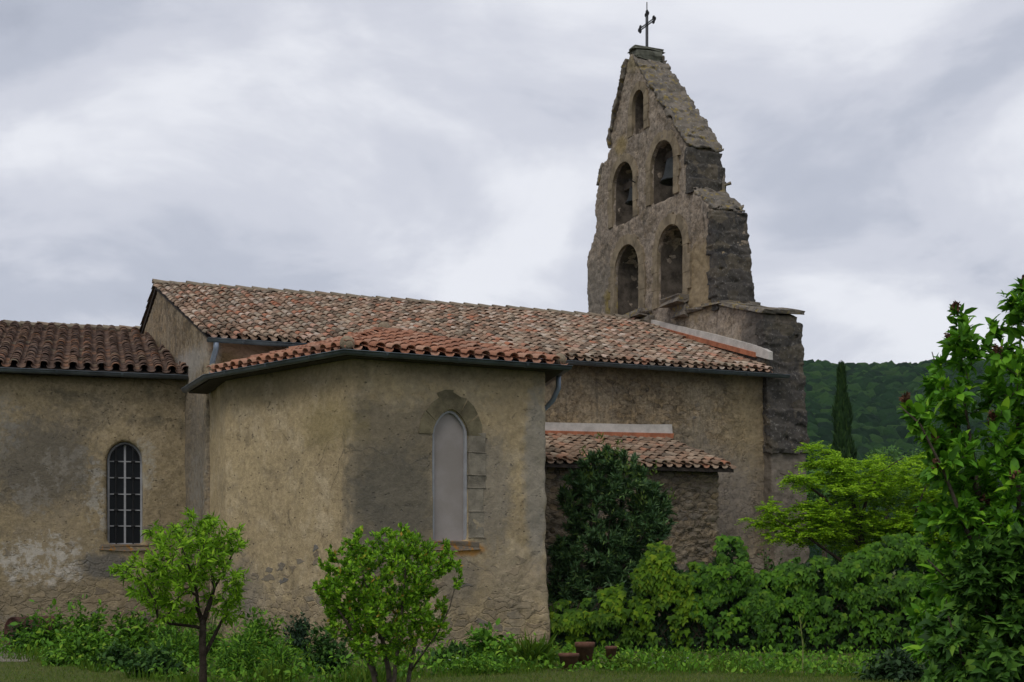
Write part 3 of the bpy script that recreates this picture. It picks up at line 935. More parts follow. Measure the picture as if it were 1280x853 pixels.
for h in HOLES:
    c = bmesh.new(); add_frpoly(c, west, arch(*h), 0.6, -TT - 0.6); cuts.append(c)
def disp_tower(p):
    return 0.035 * fract(p, 0.9, 3) + 0.03 * fract(p, 4.0, 3) + 0.02 * stones(p, 2.6, 4.4)
bell_gable = voxel_solid('bell_gable', bm, M_tower, church, cuts, 0.05, disp_tower)

def disp_er(p):
    return 0.022 * fract(p, 4.0, 3) + 0.014 * fract(p, 13.0, 2)
# arch rings
R = random.Random(4)
for i, h in enumerate(HOLES):
    b = bmesh.new()
    ring_stones(b, west, h, (0.22, 0.27, 0.29, 0.30, 0.30)[i], -0.15, 0.045, R, (7, 9, 9, 11, 11)[i], (4, 5, 5, 6, 6)[i])
    link('arch_ring', bm_mesh(b, 'arch_ring'), bell_gable, M_vous)

for h in HOLES:  # thin stone lining, coloured dark to stand in for shade inside the openings
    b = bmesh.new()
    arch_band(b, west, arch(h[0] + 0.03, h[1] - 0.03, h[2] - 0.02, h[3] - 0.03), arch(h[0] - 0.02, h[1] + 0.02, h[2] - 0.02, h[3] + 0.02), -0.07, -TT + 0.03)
    link('arch_shade_lining', bm_mesh(b, 'arch_shade_lining'), bell_gable, M_reveal)

# dark corner stones on the narrow south faces
def s_right(z):
    pts = [wp(*q) for q in R_edge]
    for (a, b_) in zip(pts[:-1], pts[1:]):
        if min(a[1], b_[1]) <= z <= max(a[1], b_[1]):
            return a[0] + (b_[0] - a[0]) * (z - a[1]) / (b_[1] - a[1])
    return pts[0][0]
b = bmesh.new(); R = random.Random(9)
def quoin_rows(za, zb, sfun, wrap):
    z = za
    while z < zb - 0.1:
        h = min(R.uniform(0.20, 0.48), zb - z)
        s = sfun(z + h / 2)
        cutp = sorted([R.uniform(0.2, 0.5), R.uniform(0.58, 0.85)]) if R.random() < 0.7 else [R.uniform(0.35, 0.65)]
        edges = [0.0] + [c * TT for c in cutp] + [TT]
        for i in range(len(edges) - 1):
            pr = R.uniform(0.05, 0.10)
            block(b, west, s - pr, s + (R.uniform(*wrap) if i == 0 else 0.3), (0.045 + R.uniform(0, 0.03) if i == 0 else -edges[i] - 0.004), -edges[i + 1] + (0.0 if i < len(edges) - 2 else -R.uniform(0.04, 0.08)), z, z + h - 0.004, R, 0.022, 0.02)
        z += h
zA = wp(898, 380)[1]; zB = wp(890, 262)[1]; zC = wp(865, 240)[1]; zD = wp(859, 184)[1]
quoin_rows(zA - 0.15, zB, s_right, (0.08, 0.42))
voxel_solid('corner_masonry', b, M_dark, bell_gable, (), 0.03, disp_er); b = bmesh.new()
quoin_rows(zC, zD - 0.05, s_right, (0.03, 0.2))
voxel_solid('corner_masonry', b, M_dark, bell_gable, (), 0.03, disp_er); b = bmesh.new()
def s_gab(z):
    return -0.62 + (z + 0.2) / 4.6 * 0.30 if z < 4.4 else -0.32 + (z - 4.4) / 3.32 * 0.32
quoin_rows(4.3, 7.62, s_gab, (0.1, 0.4))
voxel_solid('corner_masonry', b, M_dark, bell_gable, (), 0.03, disp_er)

# coping slabs
def slab_run(b, fr, P, Q, L, th, o0, o1, R, step=0.03, jit=.024):
    P = Vector((P[0], P[1])); Q = Vector((Q[0], Q[1])); d = (Q - P); n = max(1, round(d.length / L)); L = d.length / n; d.normalize()
    nr = Vector((-d.y, d.x))
    for k in range(n):
        a = P + d * (k * L - 0.03); c = P + d * ((k + 1) * L + 0.05)
        t0 = R.uniform(0.8, 1.25) * th; k0 = R.uniform(-0.02, 0.03)
        q = [a + nr * (k0), c + nr * (k0 - step), c + nr * (k0 - step + t0), a + nr * (k0 + t0)]
        t_ = bmesh.new()
        ysplit = [R.uniform(0.25, 0.42), R.uniform(0.58, 0.75)]
        oo = [o0, o0 + (o1 - o0) * ysplit[0], o0 + (o1 - o0) * ysplit[1], o1]
        for j in range(3):
            dz = R.uniform(-0.02, 0.03)
            add_prism(t_, [fr(p.x, oo[j] + (R.uniform(-.05, .05) if j == 0 else -0.008), p.y + dz) for p in q], [fr(p.x, oo[j + 1] - (0.0 if j < 2 else R.uniform(-.05, .05)), p.y + dz) for p in q])
        bmesh.ops.subdivide_edges(t_, edges=t_.edges[:], cuts=1, use_grid_fill=True)
        for v in t_.verts: v.co += Vector((R.gauss(0, jit), R.gauss(0, jit), R.gauss(0, jit)))
        m_ = bpy.data.meshes.new('t'); t_.to_mesh(m_); t_.free(); b.from_mesh(m_); bpy.data.meshes.remove(m_)
R = random.Random(21)
b = bmesh.new()
pa, pb = wp(792, 76), wp(859, 184)
slab_run(b, west, (pb[0] - 0.06, pb[1]), (pa[0], pa[1]), 0.22, 0.085, 0.05, -TT - 0.03, R, -0.05, .03)
voxel_solid('coping', b, M_lichen, bell_gable, (), 0.03, disp_er)
b = bmesh.new()
pa, pb = wp(786, 76), wp(766, 158)
slab_run(b, west, pa, (pb[0] + 0.02, pb[1] - .05), 0.5, 0.10, 0.10, -TT - 0.05, R, 0.04)
voxel_solid('coping', b, M_lichen, bell_gable, (), 0.03, disp_er)
b = bmesh.new()
pa, pb = wp(866, 242), wp(889, 262)
slab_run(b, west, (pb[0] - 0.02, pb[1]), (pa[0], pa[1] + .03), 0.16, 0.06, 0.0, -TT - 0.0, R, -0.05, .04)
voxel_solid('coping', b, M_lichen, bell_gable, (), 0.03, disp_er)
for q in ((764, 162, 764, 184), (753, 206, 749, 228)):
    b = bmesh.new()
    pa, pb = wp(q[0], q[1]), wp(q[2], q[3])
    slab_run(b, west, pa, (pb[0] + 0.05, pb[1]), 0.5, 0.10, 0.04, -TT, R, 0.02)
    voxel_solid('coping', b, M_lichen, bell_gable, (), 0.03, disp_er)
b = bmesh.new()
slab_run(b, west, (-0.12, 7.70), (1.85, 8.24), 0.75, 0.09, 0.12, -TT - 0.10, R, 0.0, .008)
pe = wp(862, 391)
slab_run(b, west, (1.85, 8.25), (pe[0], pe[1]), 0.8, 0.08, 0.12, -TT - 0.1, R, 0.0, .008)
link('shoulder_slab', bm_mesh(b, 'shoulder_slab'), bell_gable, M_lichen)
# top cap
b = bmesh.new(); R = random.Random(2)
ca, cb_ = wp(787, 60)[0], wp(796, 60)[0]
z0_, z1_ = wp(793, 74)[1], wp(793, 58)[1]
block(b, west, cb_ + 0.02, ca - 0.02, -0.02, -TT * 0.86, z0_, z1_ - 0.10, R, 0.03, 0.02)
block(b, west, (ca + cb_) / 2 - 0.19, (ca + cb_) / 2 + 0.19, 0.05, -TT * 0.92, z1_ - 0.09, z1_ + 0.01, R, 0.03, 0.012)
M_cap = simple('mossy cap stone', (0.12, 0.12, 0.095), 0.95, 0, 0.4, 5.0, 0.1, 0.6)
link('cap', bm_mesh(b, 'cap'), bell_gable, M_cap)
# corbel ledges by the lower arches
for (x0, x1, y0, y1, oo) in ((838, 862, 372, 381, 0.35), (846, 862, 381, 396, 0.15), (790, 815, 391, 398, 0.35), (800, 818, 398, 410, 0.2)):
    sa, sb = wp(x1, y0)[0], wp(x0, y0)[0]
    b = bmesh.new()
    block(b, west, sa, sb, -0.1, oo, wp((x0 + x1) / 2, y1)[1], wp((x0 + x1) / 2, y0)[1], R, 0.03, 0.02)
    link('corbel_stone', bm_mesh(b, 'corbel_stone'), bell_gable, M_lichen)
# flashing where the nave roof meets the gable
b = bmesh.new()
add_frpoly(b, west, [wp(*q) for q in ((818, 409), (966, 450), (966, 440), (955, 434), (940, 430), (900, 419), (818, 400))], 0.0, 0.12)
link('mortar_flashing', bm_mesh(b, 'mortar_flashing'), bell_gable, M_flash)
b = bmesh.new()
add_frpoly(b, west, [wp(*q) for q in ((826, 414), (950, 447), (950, 441), (826, 408))], 0.0, 0.17)
link('tile_flashing', bm_mesh(b, 'tile_flashing'), bell_gable, M_orange)
# iron cross
scx = (ca + cb_) / 2; ocx = -TT * 0.45
a = ([], [])
zc0 = z1_; zt = zc0 + 1.02; za_ = zc0 + 0.72
for dx in (-0.045, 0.045):
    tube(a, [west(scx + dx, ocx, zc0 - 0.05), west(scx + dx, ocx, zt)], 0.021, 5)
for dz in (-0.03, 0.03):
    tube(a, [west(scx - 0.40, ocx, za_ + dz), west(scx + 0.40, ocx, za_ + dz)], 0.019, 5)
def trefoil(c, ax):
    for off in ((0.07 * ax[0], 0.07 * ax[1]), (0.06 * ax[1], 0.06 * ax[0]), (-0.06 * ax[1], -0.06 * ax[0])):
        ctr = (c[0] + off[0], c[1] + off[1])
        tube(a, [west(ctr[0] + 0.045 * math.cos(q), ocx, ctr[1] + 0.045 * math.sin(q)) for q in np.linspace(0, 2 * math.pi, 9)], 0.021, 5)
trefoil((scx - 0.40, za_), (-1, 0)); trefoil((scx + 0.40, za_), (1, 0)); trefoil((scx, zt), (0, 1))
tube(a, [west(scx, ocx, zt), west(scx, ocx, zt + 0.35)], 0.015, 5)
link('iron_cross', acc_mesh(a, 'iron_cross'), bell_gable, M_iron)
a = ([], [])
pz = wp(790, 232)
tube(a, [west(wp(791, 230)[0], -0.3, pz[1]), west(wp(800, 230)[0], 0.35, pz[1] + 0.02)], 0.018, 5)
link('iron_bar', acc_mesh(a, 'iron_bar'), bell_gable, M_iron)

# ---- bells
def bell(hole_, zc, dia, label):
    s = (hole_[0] + hole_[1]) / 2; o = -0.42
    c = west(s, o, zc)
    rt = thing('bell', label, 'bell', c, 'bronze bells in the bell gable')
    prof = [(0.0, 0.80), (0.18, 0.80), (0.30, 0.74), (0.34, 0.62), (0.37, 0.40), (0.42, 0.20), (0.50, 0.05), (0.54, 0.0), (0.49, 0.0), (0.40, 0.15), (0.33, 0.4), (0.28, 0.66), (0.0, 0.72)]
    v, f = [], []; k = 20
    for r_, z_ in prof:
        for i in range(k):
            th = 2 * math.pi * i / k
            v.append((c.x + dia * r_ * math.cos(th), c.y + dia * r_ * math.sin(th), c.z + dia * z_))
    for j in range(len(prof) - 1):
        for i in range(k):
            f.append((j * k + i, j * k + (i + 1) % k, (j + 1) * k + (i + 1) % k, (j + 1) * k + i))
    link('bell_body', acc_mesh((v, f), 'bell_body'), rt, M_bronze, True)
    b_ = bmesh.new(); add_frbox(b_, west, hole_[0] - 0.05, hole_[1] + 0.05, o - 0.09, o + 0.09, zc + dia * 0.80, zc + dia * 0.80 + 0.22)
    link('headstock', bm_mesh(b_, 'headstock'), rt, M_timber)
    a_ = ([], []); tube(a_, [c + Vector((0, 0, dia * 0.7)), c + Vector((0.02, 0, 0.02)), c + Vector((0.02, 0, -0.05))], [0.015, 0.03, 0.04], 6)
    link('clapper', acc_mesh(a_, 'clapper'), rt, M_iron)
bell(HOLES[2], wp(832, 224)[1], 0.85, 'larger bronze bell in the right arch of the middle tier')
bell(HOLES[1], wp(786, 249)[1], 0.62, 'smaller bronze bell in the left arch of the middle tier')

# ---- chapel
bm = bmesh.new()
add_prism(bm, [Vector((p.x, p.y, -0.2)) for p in CB], [Vector((p.x, p.y, 5.17)) for p in CB])
ws0, wzt = ch_m.px(541, 512); ws1 = ch_m.px(585.5, 512)[0]; wzt = ch_m.px(563, 512)[1]; wzb = ch_m.px(563, 677)[1]
cut = bmesh.new(); add_frpoly(cut, ch_m, arch(ws0, ws1, wzb, wzt, 0.3), 0.3, -0.3)
def disp_chapel(p):
    st = ssmooth(p.z + 0.8 * mnoise.noise(p * 0.8), 1.6, 0.9)
    st *= ssmooth(mnoise.noise(p * 1.3 + Vector((3, 3, 3))), -0.1, 0.3)
    d = 0.018 * fract(p, 0.7, 3) + 0.009 * fract(p, 5.0, 3) + st * (0.022 * stones(p, 3.8, 7.5) - 0.01)
    e = (p - C3); e.z = 0
    if e.length < 0.5: d += 0.03 * mnoise.noise(p * 4.0) + 0.10 * ssmooth(p.z, 2.2, 0.2) * (1 - e.length / 0.5)
    return d
cw = voxel_solid('chapel_wall', bm, M_chapel, church, [cut], 0.045, disp_chapel)
win = link('chapel_window', None, church) if False else None
b = bmesh.new(); add_frpoly(b, ch_m, arch(ws0 - .02, ws1 + .02, wzb - .02, wzt + .02, 0.3), -0.13, -0.11)
pan = link('window', bm_mesh(b, 'window'), church, M_panel)
pan['label'] = 'tall narrow arched window filled with a dull pinkish panel'
b = bmesh.new()
ao = arch(ws0 + 0.004, ws1 - 0.004, wzb + 0.004, wzt - 0.004, 0.3); ai = arch(ws0 + 0.05, ws1 - 0.05, wzb + 0.03, wzt - 0.055, 0.3)
arch_band(b, ch_m, ai, ao, -0.11, -0.05)
link('frame', bm_mesh(b, 'frame'), pan, M_wframe)
R = random.Random(5)
b = bmesh.new()
zlist = [ch_m.px(595, y)[1] for y in (541, 566, 594, 610, 640, 672)]
for za, zb2 in zip(zlist[:-1], zlist[1:]):
    block(b, ch_m, ws1 + 0.005, ch_m.px(606 + R.uniform(-3, 3), 600)[0], -0.1, 0.015, zb2 + 0.003, za - 0.003, R, 0.012, 0.004)
link('jamb_masonry', bm_mesh(b, 'jamb_masonry'), pan, M_jamb)
b = bmesh.new()
cS = (ws0 + ws1) / 2; r_ = (ws1 - ws0) / 2; sp = wzt - r_ * 1.3
angs = [0.0, 0.55, 1.05, 1.5, 1.95, 2.5, 3.14]
for i in range(6):
    a0, a1 = angs[i] + 0.003, angs[i + 1] - 0.003
    ww = (0.28, 0.30, 0.30, 0.38, 0.26, 0.26)[i]
    P = [(cS + (r_ + .005) * math.cos(q), sp + (r_ + .005) * math.sin(q) * (1 + 0.3 * math.sin(q) ** 3)) for q in (a0, (a0 + a1) / 2, a1)] + \
        [(cS + (r_ + ww * R.uniform(0.9, 1.1)) * math.cos(q), sp + (r_ + ww * R.uniform(0.85, 1.05)) * math.sin(q) * 1.15) for q in (a1, (a0 + a1) / 2, a0)]
    add_frpoly(b, ch_m, P, -0.1, 0.014 + R.uniform(0, 0.008))
link('arch_ring', bm_mesh(b, 'arch_ring'), pan, M_jambg)
b = bmesh.new()
block(b, ch_m, ws0 - 0.02, ws1 + 0.20, -0.2, 0.02, ch_m.px(575, 688)[1], wzb, R, 0.02, 0.014)
def sill_mat():
    m, t = material('orange lichened sill')
    p = t.pos(); n1 = t.noise(p, 4.5, 8, 0.7, 0.4); n2 = t.noise(p, 20, 6, 0.7)
    c = t.mix(t.step(n1, 0.48, 0.58), (0.17, 0.14, 0.105), (0.31, 0.15, 0.04))
    c = t.mix(0.6, c, t.mix(n2, (0.2, 0.2, 0.2), (0.8, 0.8, 0.8)), 'OVERLAY')
    t.out(t.principled(c, 0.95, t.bump(t.math('ADD', n1, n2), 0.6, 0.03), 0, 0.1))
    return m
M_sillo = sill_mat()
link('sill', bm_mesh(b, 'sill'), pan, M_sillo)

# chapel eaves
def offset_poly(P, d):
    res = []
    for i, p in enumerate(P):
        if 0 < i < len(P) - 1:
            a = (p - P[i - 1]).normalized(); c = (P[i + 1] - p).normalized()
            n0 = Vector((a.y, -a.x, 0)); n1 = Vector((c.y, -c.x, 0)); m_ = (n0 + n1).normalized()
            res.append(p + m_ * (d / m_.dot(n0)))
        else:
            a = ((P[1] - P[0]) if i == 0 else (P[-1] - P[-2])).normalized()
            res.append(p + Vector((a.y, -a.x, 0)) * d)
    return res
CP = [C0, C1, C2, C3, C4]
EP = offset_poly(CP, 0.30)
ZE = 5.20
E = [Vector((p.x, p.y, ZE)) for p in EP]
A = Vector((-2.47, 27.5, 6.02))
RR = A + NN * 3.5
bm = bmesh.new()
for tri in ((E[0], E[1], A, RR), (E[1], E[2], A), (E[2], E[3], A), (E[3], E[4], RR, A)):
    add_prism(bm, [p - Vector((0, 0, 0.07)) for p in tri], [p for p in tri])
ch_roof = link('chapel_roof', bm_mesh(bm, 'chapel_roof'), church, M_deck)
accs = Acc()
def facet_tiles(P, Q, T, seed, clips):
    u = (Q - P).normalized()
    n = u.cross(T - P).normalized()
    if n.z < 0: n = -n
    v = n.cross(u).normalized()
    vlen = (T - P).dot(v)
    ac = tiles(P - u * 0.1, u, v, n, (Q - P).length + 0.2, vlen, 0.285, 0.33, 0.098, seed, 0.12, 0.7)
    acc_to_part(ac, 'roof_tiles', ch_roof, M_tchap, clips)
def hipclip(P, T, side):
    d = (T - P); d.z = 0; d.normalize(); nrm = Vector((d.y, -d.x, 0))
    return (P, nrm * side)
facet_tiles(E[1], E[2], A, 31, [hipclip(E[1], A, -1), hipclip(E[2], A, 1)])
facet_tiles(E[2], E[3], A, 32, [hipclip(E[2], A, -1), hipclip(E[3], A, 1)])
ac = Acc()
for k, P in enumerate((E[1], E[2], E[3])):
    ridge_row(ac, P + (A - P) * 0.02 + Vector((0, 0, 0.05)), A + Vector((0, 0, 0.05)), 0.13, 0.36, 40 + k)
ridge_row(ac, RR + Vector((0, 0, 0.05)), A + Vector((0, 0, 0.06)), 0.125, 0.36, 45)
acc_to_part(ac, 'hip_tiles', ch_roof, M_tchap)
for P, sc_ in ((E[2], 0.135), (E[3], 0.12), (E[1], 0.10), (A, 0.14)):
    c = P + (A - P) * 0.02 + Vector((0, 0, 0.10)) if P is not A else A + Vector((0, 0, 0.12))
    bm = bmesh.new()
    g = bmesh.ops.create_icosphere(bm, subdivisions=2, radius=sc_)
    for v in g['verts']: v.co = v.co * (1 + 0.12 * mnoise.noise(v.co * 9)) + c
    link('mortar_cap', bm_mesh(bm, 'mortar_cap'), ch_roof, M_sill, True)
# mortar fillet at the left end and the zinc gutter
bm = bmesh.new()
add_prism(bm, [E[0], E[1] + (E[0] - E[1]) * 0.25, E[1] * 0.6 + A * 0.4 + (E[0] - E[1]) * 0.2, RR * 0.5 + E[0] * 0.5],
          [E[0] + Vector((0, 0, .05)), E[1] + (E[0] - E[1]) * 0.25 + Vector((0, 0, .06)), E[1] * 0.6 + A * 0.4 + (E[0] - E[1]) * 0.2 + Vector((0, 0, .06)), RR * 0.5 + E[0] * 0.5 + Vector((0, 0, .05))])
link('mortar_fillet', bm_mesh(bm, 'mortar_fillet'), ch_roof, M_flash)
GP = offset_poly(CP, 0.36)
gutter('gutter', [Vector((p.x, p.y, ZE - 0.02)) for p in GP], 0.075, ch_roof, M_zinc)
# soffit board under the chapel eaves
bm = bmesh.new()
SO = offset_poly(CP, 0.285); SI = offset_poly(CP, -0.1)
for i in range(4):
    add_prism(bm, [Vector((q.x, q.y, ZE - 0.095)) for q in (SO[i], SO[i + 1], SI[i + 1], SI[i])], [Vector((q.x, q.y, ZE - 0.075)) for q in (SO[i], SO[i + 1], SI[i + 1], SI[i])])
link('soffit', bm_mesh(bm, 'soffit'), ch_roof, M_deck)
g3 = Vector((GP[3].x, GP[3].y, 0)); gd = (GP[4] - GP[3]).normalized()
q0 = g3 + gd * 0.9
sweep_tube('downpipe', [q0 + Vector((0, 0, ZE - 0.08)), q0 + Vector((0, 0, ZE - 0.30)), q0 - (GP[3] - C3).normalized() * 0.0 + Vector((-0.10, 0.05, ZE - 0.52)), q0 + Vector((-0.32, 0.2, ZE - 0.75)), q0 + Vector((-0.34, 0.2, ZE - 2.5))], 0.05, M_zincp, church)

# ---- wing
bm = bmesh.new()
WL = 7.5
wing_d = lambda s, o, z: wing(s, -o, z)
add_prism(bm, [wing(-0.5, 0, -0.2), wing(WL, 0, -0.2), wing(WL, -12, -0.2), wing(-1.5, -12, -0.2)], [wing(-0.5, 0, 5.72), wing(WL, 0, 5.72), wing(WL, -12, 5.72), wing(-1.5, -12, 5.72)])
vs1, vs0 = wing.px(134, 600)[0], wing.px(178.5, 600)[0]
vzt = wing.px(157, 552)[1]; vzb = wing.px(157, 681)[1]
cut = bmesh.new(); add_frpoly(cut, wing, arch(vs0, vs1, vzb, vzt, 0.08), 0.3, -0.34)
def disp_wing(p):
    st = ssmooth(p.z + 0.9 * mnoise.noise(p * 0.8), 2.0, 1.2)
    return 0.022 * fract(p, 0.6, 3) + 0.008 * fract(p, 5.0, 3) + st * ssmooth(mnoise.noise(p * 1.3 + Vector((3, 3, 3))), -0.1, 0.3) * (0.035 * stones(p, 3.2, 6.0) - 0.015)
voxel_solid('choir_wall', bm, M_wing, church, [cut], 0.06, disp_wing)
b = bmesh.new(); add_frpoly(b, wing, arch(vs0 - .02, vs1 + .02, vzb - .02, vzt + .02, 0.08), -0.23, -0.215)
wwin = link('window', bm_mesh(b, 'window'), church, M_glass)
wwin['label'] = 'round-headed barred window with small dark panes'
b = bmesh.new()
ao = arch(vs0 + 0.005, vs1 - 0.005, vzb + 0.005, vzt - 0.005, 0.08); ai = arch(vs0 + 0.05, vs1 - 0.05, vzb + 0.03, vzt - 0.05, 0.08)
arch_band(b, wing, ai, ao, -0.21, -0.16)
add_frbox(b, wing, vs0, vs1, -0.21, -0.165, vzb + 0.0, vzb + 0.035)
sm = (vs0 + vs1) / 2
add_frbox(b, wing, sm - 0.022, sm + 0.022, -0.208, -0.168, vzb + 0.03, vzt - 0.03)
for y in (576.5, 597, 617.5, 637.5, 657.5):
    z = wing.px(157, y)[1]
    add_frbox(b, wing, vs0 + 0.02, sm - 0.021, -0.206, -0.172, z - 0.012, z + 0.012)
    add_frbox(b, wing, sm + 0.021, vs1 - 0.02, -0.206, -0.172, z - 0.012, z + 0.012)
link('frame', bm_mesh(b, 'frame'), wwin, M_wframe)
a = ([], [])
for fx in (0.27, 0.75):
    sb = vs0 + (vs1 - vs0) * fx
    tube(a, [wing(sb, -0.10, vzb - 0.12), wing(sb, -0.10, vzt - 0.12)], 0.017, 6)
    for y in (576.5, 597, 617.5, 637.5, 657.5):
        z = wing.px(157, y)[1]
        tube(a, [wing(sb - 0.045, -0.10, z), wing(sb + 0.045, -0.10, z)], 0.022, 6)
tube(a, [wing(s, -0.10, z) for s, z in arch(vs0 + 0.07, vs1 - 0.07, vzt - 0.6, vzt - 0.06, 0.1)[2:]], 0.016, 6)
link('iron_bars', acc_mesh(a, 'iron_bars'), wwin, M_iron)
b = bmesh.new(); R = random.Random(77)
block(b, wing, vs0 - 0.12, vs1 + 0.14, -0.3, 0.02, vzb - 0.12, vzb - 0.005, R, 0.02, 0.014)
link('sill', bm_mesh(b, 'sill'), wwin, M_sillo)

ovw = 0.30; wz_e = 5.80; wsl = 0.282
wvS = (WNN + Vector((0, 0, wsl))).normalized(); wnS = Vector((-WNN.x * wsl, -WNN.y * wsl, 1)).normalized()
bm = bmesh.new()
hw = 6.6
pr = [(-ovw, wz_e - 0.08), (-ovw, wz_e), (hw, wz_e + (hw + ovw) * wsl), (2 * hw, wz_e), (2 * hw, wz_e - 0.08), (hw, wz_e + (hw + ovw) * wsl - 0.08)]
add_prism(bm, [wing(-2.2, -s, z) for s, z in pr], [wing(WL + 0.3, -s, z) for s, z in pr])
geom = bm.verts[:] + bm.edges[:] + bm.faces[:]
r_b = bmesh.ops.bisect_plane(bm, geom=geom, plane_co=nave_e(0, -0.05, 0), plane_no=D, clear_outer=True)
bmesh.ops.holes_fill(bm, edges=bm.edges[:], sides=0)
w_roof = link('choir_roof', bm_mesh(bm, 'choir_roof'), church, M_deck)
acc = tiles(wing(WL, ovw, wz_e), WD, wvS, wnS, WL + 2.4, (hw + ovw) * math.sqrt(1 + wsl ** 2), 0.30, 0.31, 0.105, 51, 0.0, 1.1, 0.004)
acc_to_part(acc, 'roof_tiles', w_roof, M_twing, [(nave_e(0, 0.0, 0), D)])
acc = Acc(); zr = wz_e + (hw + ovw) * wsl + 0.05
ridge_row(acc, wing(WL, -hw, zr), wing(-2.0, -hw, zr), 0.12, 0.42, 52)
acc_to_part(acc, 'ridge_tiles', w_roof, M_tridge, [(nave_e(0, 0.0, 0), D)])
sweep_tube('ridge_mortar', [wing(WL, -hw, zr + .0), wing(-2.3, -hw, zr + .0)], 0.10, M_sill, w_roof, 8)
gutter('gutter', [wing(WL, ovw + 0.07, wz_e - 0.03), wing(-0.02, ovw + 0.07, wz_e - 0.06)], 0.08, w_roof, M_zinc)

# ---- lean-to
bm = bmesh.new()
t0_, t1_ = 5.2, SH_T - 0.24
add_prism(bm, [nave_s(t0_, -0.3, -0.2), nave_s(t0_, 2.52, -0.2), nave_s(t0_, 2.52, 3.62), nave_s(t0_, -0.3, 4.38)],
              [nave_s(t1_, -0.3, -0.2), nave_s(t1_, 2.52, -0.2), nave_s(t1_, 2.52, 3.62), nave_s(t1_, -0.3, 4.38)])
def disp_shed(p):
    q = p + Vector((mnoise.noise(p * 1.5), mnoise.noise(p * 1.5 + Vector((5, 5, 5))), mnoise.noise(p * 1.7))) * 0.12
    return 0.03 * fract(p, 1.0, 3) + 0.05 * stones(q, 3.6, 7.5) + 0.03 * fract(p, 6.0, 3)
voxel_solid('lean_to_wall', bm, M_rubble, church, (), 0.04, disp_shed)
slh = (4.56 - 3.76) / 2.84
vH = (NN + Vector((0, 0, slh))).normalized(); nH = Vector((-NN.x * slh, -NN.y * slh, 1)).normalized()
bm = bmesh.new()
pr = [(2.84, 3.60), (2.84, 3.67), (-0.05, 3.67 + 2.89 * slh), (-0.05, 3.60 + 2.89 * slh)]
add_prism(bm, [nave_s(t0_, o_, z) for o_, z in pr], [nave_s(SH_T - 0.02, o_, z) for o_, z in pr])
sh_roof = link('lean_to_roof', bm_mesh(bm, 'lean_to_roof'), church, M_deck)
acc = tiles(nave_s(t0_, 2.86, 3.68), D, vH, nH, SH_T - t0_ - 0.05, 2.95, 0.232, 0.29, 0.084, 61, 0.03, 1.5, 0.006)
acc_to_part(acc, 'roof_tiles', sh_roof, M_tshed)
bm = bmesh.new()
add_frpoly(bm, nave_s, [nave_s.px(*q) for q in ((660, 541), (839, 543), (838, 531), (800, 531), (660, 528))], -0.15, 0.075)
link('mortar_flashing', bm_mesh(bm, 'mortar_flashing'), sh_roof, M_flash)
bm = bmesh.new()
add_frpoly(bm, nave_s, [nave_s.px(*q) for q in ((660, 549), (838, 551), (839, 542.5), (660, 538.5))], -0.15, 0.13)
link('tile_flashing', bm_mesh(bm, 'tile_flashing'), sh_roof, M_orange)


# ------------------------------------------------------------------ foliage
LEAF = {
 'ovate': (np.array([(0,0,0),(.32,-.25,.05),(.32,0,-.02),(.32,.25,.05),(.7,-.19,.02),(.7,0,-.05),(.7,.19,.02),(1,0,-.12)], float),
           [(0,1,2),(0,2,3),(1,4,5),(1,5,2),(2,5,6),(2,6,3),(4,7,5),(5,7,6)]),
 'lance': (np.array([(0,0,0),(.4,-.13,.03),(.4,0,-.01),(.4,.13,.03),(1,0,-.14)], float), [(0,1,2),(0,2,3),(1,4,2),(2,4,3)]),
 'small': (np.array([(0,0,0),(.5,-.27,.04),(1,0,-.05),(.5,.27,.04)], float), [(0,1,2),(0,2,3)]),
 'blade': (np.array([(0,-.06,0),(0,.06,0),(.55,.045,.0),(.55,-.045,.0),(1,0,-.12)], float), [(0,2,1),(0,3,2),(3,4,2)]),
 'lobed': (np.array([(0,0,0),(-.06,-.30,-.04),(.34,-.52,-.05),(.42,-.24,0),(1,0,-.14),(.42,.24,0),(.34,.52,-.05),(-.06,.30,-.04),(.3,0,.05)], float),
           [(8,0,1),(8,1,2),(8,2,3),(8,3,4),(8,4,5),(8,5,6),(8,6,7),(8,7,0)]),
}
def unit(a):
    return a / np.maximum(1e-9, np.linalg.norm(a, axis=-1, keepdims=True))
def leaf_arrays(P, Ax, Nn, size, kind):
    tv, tf = LEAF[kind]; tf = np.array(tf)
    Ax = unit(Ax); B = unit(np.cross(Nn, Ax)); C = np.cross(Ax, B)
    sz = np.asarray(size)[:, None, None]
    V = P[:, None, :] + sz * (tv[None, :, 0:1] * Ax[:, None, :] + tv[None, :, 1:2] * B[:, None, :] + tv[None, :, 2:3] * C[:, None, :])
    n, k = len(P), len(tv)
    T = (tf[None] + (np.arange(n) * k)[:, None, None]).reshape(-1, 3)
    return V.reshape(-1, 3), T
def leaf_part(name, arrays, parent, mat):
    Vv, Tt, b = [], [], 0
    for V, T in arrays:
        Vv.append(V); Tt.append(T + b); b += len(V)
    return link(name, mesh_np(name, np.concatenate(Vv), np.concatenate(Tt)), parent, mat)

